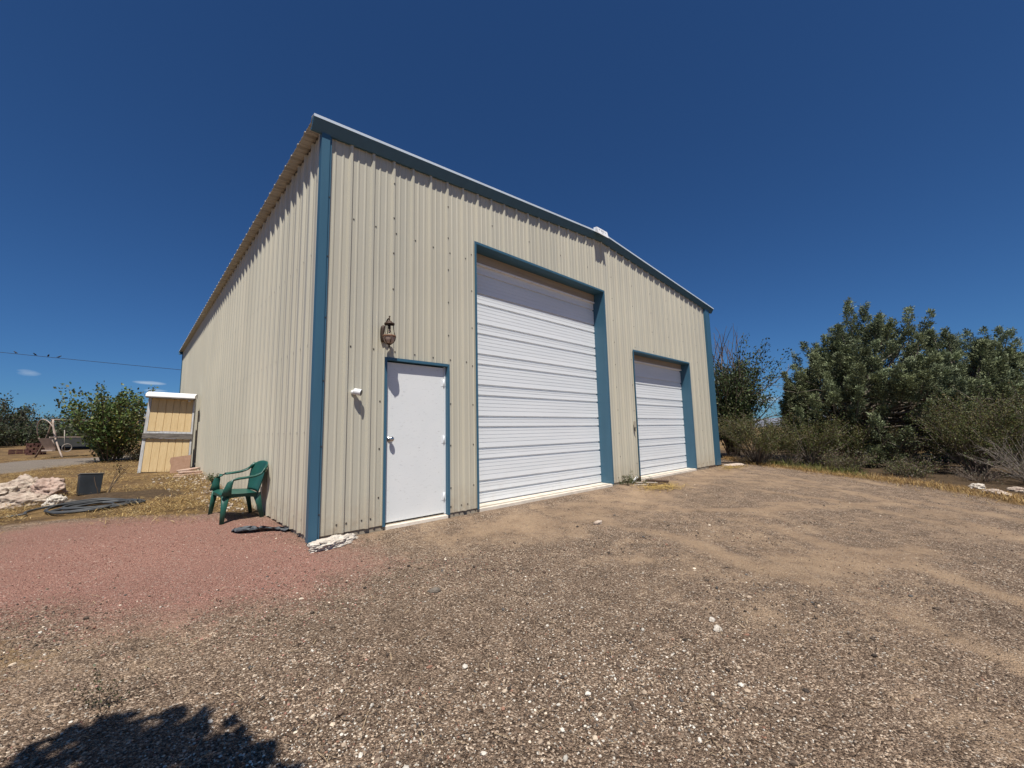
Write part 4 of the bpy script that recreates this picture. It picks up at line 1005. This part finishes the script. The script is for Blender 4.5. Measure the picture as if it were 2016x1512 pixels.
# thicket beyond the yard
MES = [(.060, .075, .034), (.048, .062, .03), (.085, .092, .045), (.07, .068, .04)]
GT = 'desert shrubs beyond the straw yard'
far = [(-9.2, 43, 3.6, 1.9, 'tallest wispy mesquite at the left edge of the photo'), (-7.6, 50, 2.9, 2.4, 'rounded olive shrub just right of the tallest mesquite'), (-11.5, 54, 3.0, 2.6, 'grey green shrub showing behind the tallest mesquite'),
       (-6.0, 52, 2.9, 2.4, 'olive shrub behind the curved canopy end of the swing'), (-4.4, 55, 3.2, 2.5, 'shrub rising over the top bar of the swing'), (-2.8, 53, 2.9, 2.4, 'far shrub half hidden by the tall green bush'),
       (-8.9, 38, 1.9, 1.8, 'low dark bush under the tallest mesquite'), (-7.2, 41, 1.7, 2.0, 'low dark bush in the middle of the far thicket'), (-5.6, 42, 1.6, 2.0, 'low bush behind the legs of the swing'),
       (-10.2, 46, 2.2, 2.0, 'olive bush at the left end of the far thicket'), (-1.0, 58, 2.6, 2.2, 'far shrub beside the gable of the distant house'), (-4.0, 44, 1.8, 2.0, 'low bush behind the seat of the swing')]
for i, (x, y, h, r_, lb) in enumerate(far):
    shrub('desert_shrub', lb, 'shrub', x, y, h, r_, 60+i, 34, 24, .15, MES, group=GT, start=.15 if i != 0 else .45, spread=.75, lr=.28, ratio=.3, thick=.03, base_r=.7)
for i, (x, y, lb) in enumerate(((24.5, -2.2, 'distant scrub bush seen in the sky gap, left one'), (26, -3.4, 'distant scrub bush seen in the sky gap, right one'), (24, .8, 'distant scrub bush showing through the dark leafy tree'))):
    shrub('scrub_bush', lb, 'bush', x, y, 1.35, 1.6, 90+i, 34, 24, .08, MES, group='distant scrub bushes on the right', start=.15, lr=.2, ratio=.3, base_r=.5)

# small weeds
WEED = [(.06, .085, .025), (.09, .105, .035), (.12, .11, .045)]
GW = 'little weeds at the building foot'
shrub('weed', 'small green weed against the side wall behind the chair', 'weed', -.13, 6.3, .30, .13, 101, 9, 16, .03, WEED, group=GW, start=.15, lr=.03, thick=.004, base_r=.05)
shrub('weed', 'spindly weed at the right jamb of the tall door', 'weed', 6.42, -.16, .36, .16, 102, 9, 9, .028, WEED, group=GW, start=.2, lr=.03, thick=.003, base_r=.06)
shrub('weed', 'dark tuft of weed left of the old boards', 'weed', 6.78, -.14, .22, .16, 103, 10, 10, .028, WEED, group=GW, start=.1, lr=.03, thick=.003, base_r=.06)
shrub('weed', 'sparse grey green seedling low in the gravel at the lower left', 'weed', -1.62, -2.03, .24, .17, 104, 6, 6, .014, [(.075, .075, .035), (.10, .095, .045)], start=.25, lr=.02, thick=.0022, base_r=.02)
shrub('weed', 'sprig growing in front of the low garage door sill', 'weed', 7.45, -.12, .16, .08, 105, 5, 6, .022, WEED, group=GW, start=.2, lr=.02, thick=.002, base_r=.03)
wd = Wood((.10, .07, .05), (.20, .15, .1)); rs = random.Random(9); root = empty('dead_stalk', (-1.86, 6.38, gh(-1.86, 6.38))); tag(root, 'thin brown dead stalk leaning beside the dark square bin', 'stalk')
for k in range(5): pl = polyline((.03*rs.random(), .03*rs.random(), 0), (.28+.12*rs.random(), .1, 1), 8, .075, .10, rs); wd.stem(pl, .007, .003, 4)
wd.stem(polyline((-.12, -.22, 0), (.05, .1, 1), 6, .06, .2, rs), .007, .004, 4); wd.build('stems', root)
n = 40; leaf_mesh('dry_leaves', np.stack([RNG.normal(.16, .04, n), RNG.normal(.05, .03, n), .38+.2*RNG.random(n)], 1), RNG.normal(0, 1, (n, 3)), .03+.03*RNG.random(n), .01+.005*RNG.random(n), vary(None, n, .3, [(.15, .09, .05), (.09, .06, .035)]), root, M['leaf'])

# the tree whose shade falls on the gravel in the lower left corner; it stands behind the photographer
tr = empty('shade_tree', (-5.2, -8.6, gh(-5.2, -8.6))); tag(tr, 'broad tree standing behind the viewpoint and shading the near gravel', 'tree')
tb = Vector(tr.location); wd = Wood((.07, .05, .04), (.15, .11, .09)); rs = random.Random(31); P = []; C_ = []
fork = polyline((0, 0, -.1), (.10, .22, 1), 7, .38, .05, rs); wd.stem(fork, .19, .12, 9)
bough = [fork[-1], Vector((.7, 1.3, 3.3)), Vector((1.5, 2.6, 3.75)), Vector((2.1, 3.5, 3.8))]; wd.stem(bough, .11, .05, 8)
for lx_, ly_, rd_, t_ in ((-1.75, -2.72, .56, 1.45), (-1.42, -2.98, .36, 1.6), (-2.3, -2.95, .6, 1.5), (-1.85, -3.55, .66, 1.62), (-2.8, -3.45, .6, 1.6), (-2.3, -4.2, .65, 1.7)):
    c = Vector((lx_-.74*t_, ly_-t_, -.25+2.45*t_))-tb; b_ = bough[rs.choice((2, 3))]; wd.stem([b_, b_.lerp(c, .55)+Vector((0, 0, .08)), c, c+Vector((.1, .1, .2))], .04, .012, 6); n = int(5200*rd_**2)
    d = RNG.normal(0, 1, (n, 3)); d /= np.linalg.norm(d, axis=1)[:, None]; P.append(np.array(c)+d*rd_*(RNG.random((n, 1))**.38)*(1+.12*np.sin(d[:, :1]*7+rd_*9)*np.sin(d[:, 1:2]*6))); C_.append(vary(None, n, .35, DARK))
for k in range(14):     # the rest of the crown, over and behind the trunk
    a = rs.random()*6.28; c = Vector((1.5*math.cos(a)*rs.random()-.2, 1.4*math.sin(a)*rs.random()-.3, 3.3+1.7*rs.random())); rd_ = .5+.35*rs.random()
    wd.stem([fork[-1], fork[-1].lerp(c, .5)+Vector((0, 0, .1)), c], .05, .012, 6); n = int(1800*rd_**2)
    d = RNG.normal(0, 1, (n, 3)); d /= np.linalg.norm(d, axis=1)[:, None]; P.append(np.array(c)+d*rd_*(RNG.random((n, 1))**.45)); C_.append(vary(None, n, .35, DARK))
P = np.concatenate(P); n = len(P); wd.build('trunk', tr)
leaf_mesh('crown', P, RNG.normal(0, 1, (n, 3)), .09+.07*RNG.random(n), .03+.02*RNG.random(n), np.concatenate(C_), tr, M['leaf'])

# ------------------------------------------------------------------ old boards, sticks and block at the wall foot
def bar(name, label, cat, a, b, wd_, th, mat, group=None):
    a, b = Vector(a), Vector(b); m = MB(); ln = (b-a).length
    m.box((-ln/2, -wd_/2, -th/2), (ln/2, wd_/2, th/2)); o = m.build(name, mat, None, .004)
    o.location = (a+b)/2; o.rotation_euler = (b-a).to_track_quat('X', 'Z').to_euler(); return tag(o, label, cat, group)
gy = lambda x, y, h=.02: (x, y, gh(x, y)+h)
GD = 'scrap boards by the low door'
bar('plank', 'dark old plank lying nearest the low door sill', 'board', gy(7.22, -.16, .05), gy(7.42, -.62, .05), .16, .045, M['darkwood'], GD)
bar('plank', 'thin dark plank lying under the thicker one', 'board', gy(7.0, -.30, .02), gy(7.25, -.72, .02), .11, .03, M['darkwood'], GD)
bar('plank', 'short splintered plank closest to the golden straw', 'board', gy(6.75, -.48, .02), gy(6.95, -.62, .03), .07, .03, M['darkwood'], GD)
m = MB(); m.tube([gy(6.72, -.12, .03), gy(6.85, -.07, .07), gy(7.0, -.05, .11), gy(7.12, -.06, .10)], .022, 8); tag(m.build('pvc_pipe', M['cam_white']), 'bent white pipe against the wall between the two garage doors', 'pipe')
m = MB(); m.tube([gy(6.68, -.20, .05), gy(6.9, -.38, .055), gy(7.03, -.55, .06)], [.018, .016, .012], 7); tag(m.build('stick', M['stick']), 'long bleached stick lying across the dark planks', 'stick')
m = MB(); m.tube([gy(6.55, -.26, .015), gy(6.72, -.3, .02), gy(6.86, -.42, .015)], [.016, .014, .01], 7); tag(m.build('stick', M['stick']), 'short bleached stick left of the dark planks', 'stick')
m = MB(); m.tube([gy(6.98, -.08, .02), gy(7.02, -.12, .12), gy(7.09, -.10, .14), gy(7.13, -.08, .03)], .016, 7); tag(m.build('root_stub', M['darkwood']), 'curled dark root stub at the corner of the low door', 'root')
m = MB(); m.box((0, 0, 0), (.95, .10, .07)); m.box((.12, -.012, .01), (.30, -.001, .06)); m.box((.55, -.012, .01), (.85, -.001, .06)); o = m.build('dark_block', M['darkwood'], None, .006); o.location = (11.35, -.035, -.085); tag(o, 'dark weathered block wedged under the wall right of the low door', 'block')

# ------------------------------------------------------------------ swing bench
S0 = Vector((-4.1, 21.7, 0)); sz_ = gh(-4.1, 21.7)
SW = empty('swing_bench', (S0.x, S0.y, sz_), (0, 0, math.atan2(.56, .83))); tag(SW, 'faded garden swing bench with curved legs beside the tall green bush', 'swing')
for xx0 in (0, 2.0):
    for s in (-1, 1):
        m = MB(); m.tube([(xx0+.0, s*(.03+.80*(1-t_)**1.6), 1.66*t_) for t_ in np.linspace(0, 1, 10)], .032, 8)
        m.build('leg', M['ironwhite'] if s < 0 else M['ironbrown'], SW)
m = MB(); m.tube([(-.05, 0, 1.66), (2.05, 0, 1.66)], .03, 8); m.build('top_bar', M['ironbrown'], SW)
for xx0 in (-.12, 2.12):
    m = MB(); m.tube([(xx0+ (-.2 if xx0 < 0 else .2)*math.sin(a), .55*math.cos(a), .95+.72*math.sin(a)) for a in np.linspace(0, math.pi, 16)], .018, 7); m.build('canopy_hoop', M['ironwhite'], SW)
m = MB(); m.grid([[(x, -.30, .36+.02*math.sin(x*4)) for x in np.linspace(.05, 1.95, 10)], [(x, .22, .30) for x in np.linspace(.05, 1.95, 10)], [(x, .42, .82) for x in np.linspace(.05, 1.95, 10)]], 0, True)
o = m.build('seat', M['mesh_dark'], SW); s_ = o.modifiers.new('pad', 'SOLIDIFY'); s_.thickness = .05
m = MB(); m.box((-.25, -.42, .86), (2.1, -.36, .92)); m.box((-.1, -.36, .30), (.0, .3, .36)); m.tube([(-.2, -.39, .88), (.05, -.35, .34)], .02, 6); m.tube([(-.2, .35, .88), (.05, .2, .30)], .02, 6)
m.grid([[(-.22, -.38, .86), (-.22, .38, .86)], [(.04, -.33, .32), (.04, .25, .30)]], 0, False); m.build('seat_frame', M['ironwhite'], SW)
m = MB(); m.tube([(.32+.17*math.cos(a), -.46, .42+.17*math.sin(a)) for a in np.linspace(0, 2*math.pi, 22)], .017, 6, cap=False); m.tube([(.25, -.46, .34), (.2, -.42, 1.2)], .014, 6); m.build('wheel_ring', M['canvas'], SW)
# brick piles near the swing
def bricks(label, x, y, nx_, nz_, rz, cyl=False):
    root = empty('brick_pile', (x, y, gh(x, y)), (0, 0, rz)); tag(root, label, 'bricks', 'dark brick piles near the swing'); m = MB(); rs = random.Random(int(x*10))
    for k in range(nz_):
        if cyl:
            for j in range(8):
                a = 2*math.pi*(j+.5*(k % 2))/8; mt = Matrix.Translation((.25*math.cos(a), .25*math.sin(a), k*.115+.05)) @ Matrix.Rotation(a, 4, 'Z'); m.box((-.08, -.093, -.05), (.08, .093, .05), 0, mt)
        else:
            for j in range(nx_): m.box((j*.24-nx_*.12+.008, -.12, k*.12), (j*.24-nx_*.12+.232, .12+.02*rs.random(), k*.12+.11))
    m.build('brick_courses', M['brick'], root, .006)
bricks('round dark brick ring stacked five courses high by the swing', -4.88, 25.5, 3, 5, .3, True)
bricks('low dark brick pile left of the round brick ring', -5.52, 26.5, 3, 2, .1)

# ------------------------------------------------------------------ distant house, wires, birds, hills
HS = empty('distant_house', (-.9, 90, float(gz(-.9, 90))), (0, 0, R(-8))); tag(HS, 'distant house with grey gable and pale roof between bush and siding', 'house')
m = MB(); m.prism([(-2.2, 0), (2.2, 0), (2.2, 2.4), (0, 5.2), (-2.2, 2.4)], 0, 10, 1); m.build('wall', M['farwall'], HS)
m = MB()
for s in (-1, 1): m.prism([(0, 5.24), (s*2.7, 1.84), (s*2.7, 2.0), (0, 5.42)], -.5, 10.4, 1)
m.build('roof', M['farroof'], HS)
m = MB(); m.box((-.5, -.03, 2.4), (.5, -.004, 3.5)); m.build('window', M['farglass'], HS)

def wire(label, a, b, sag, r, ext=0):
    a, b = Vector(a), Vector(b); m = MB(); m.tube([a.lerp(b, t_)+Vector((0, 0, -sag*4*t_*(1-t_))) for t_ in np.linspace(0, 1, 33)], r, 6); return tag(m.build('power_line', M['wire']), label, 'wire', 'overhead wires')
wa, wb = Vector((-22.46, 68.11, 11.95)), Vector((10.69, 37.76, 6.59))
wire('overhead wire with four birds crossing the sky left of the garage', wa, wb, .12, .02)
wire('upper one of two wires in the sky gap right of the garage', (52, 26.3, 8.36), (92, -11.5, 8.5), .1, .028)
wire('lower one of two wires in the sky gap right of the garage', (52, 26.4, 7.2), (92, -11.4, 7.27), .1, .028)
wdir = (wb-wa).normalized()
for i, (x, lb) in enumerate(((-10.27, 'leftmost of the four small dark birds on the wire'), (-8.86, 'second small dark bird from the left on the wire'), (-7.91, 'third small dark bird from the left on the wire'), (-7.13, 'small dark bird on the wire nearest the garage'))):
    t_ = (x-wa.x)/(wb.x-wa.x); p = wa.lerp(wb, t_)+Vector((0, 0, -.12*4*t_*(1-t_)+.02)); m = MB()
    prof = [(.0, -.16, .04), (.018, -.13, .045), (.03, -.08, .06), (.055, -.03, .085), (.062, .02, .105), (.05, .06, .135), (.036, .08, .155), (.042, .10, .175), (.03, .125, .18), (.012, .135, .176), (.004, .165, .17)]
    m.grid([[(max(r, .002)*math.cos(a), y, z+max(r, .002)*math.sin(a)) for a in [2*math.pi*k/10 for k in range(10)]] for r, y, z in prof], 0, True, True)
    for s in (-1, 1): m.tube([(s*.02, 0, .06), (s*.02, .005, 0)], .006, 5)
    o = m.build('bird', M['bird']); o.location = p; o.scale = (1.15, 1.15, 1.15); o.rotation_euler = (0, 0, R(60+70*i)); tag(o, lb, 'bird', 'birds on the wire')

m = MB(); rows = [[], [], []]
for i in range(121):
    a = R(-60)+R(200)*i/120; hgt = 10+9*(.5+.5*math.sin(a*9+1))*(.5+.5*math.sin(a*23+2))+6*math.sin(a*41)*.3
    for j, (rd, z) in enumerate(((760, -4), (880, hgt*.8), (1000, hgt*1.25))): rows[j].append((rd*math.sin(a), rd*math.cos(a), z))
m.grid(rows, 0, True); tag(m.build('hills', M['hill']), kind='structure')
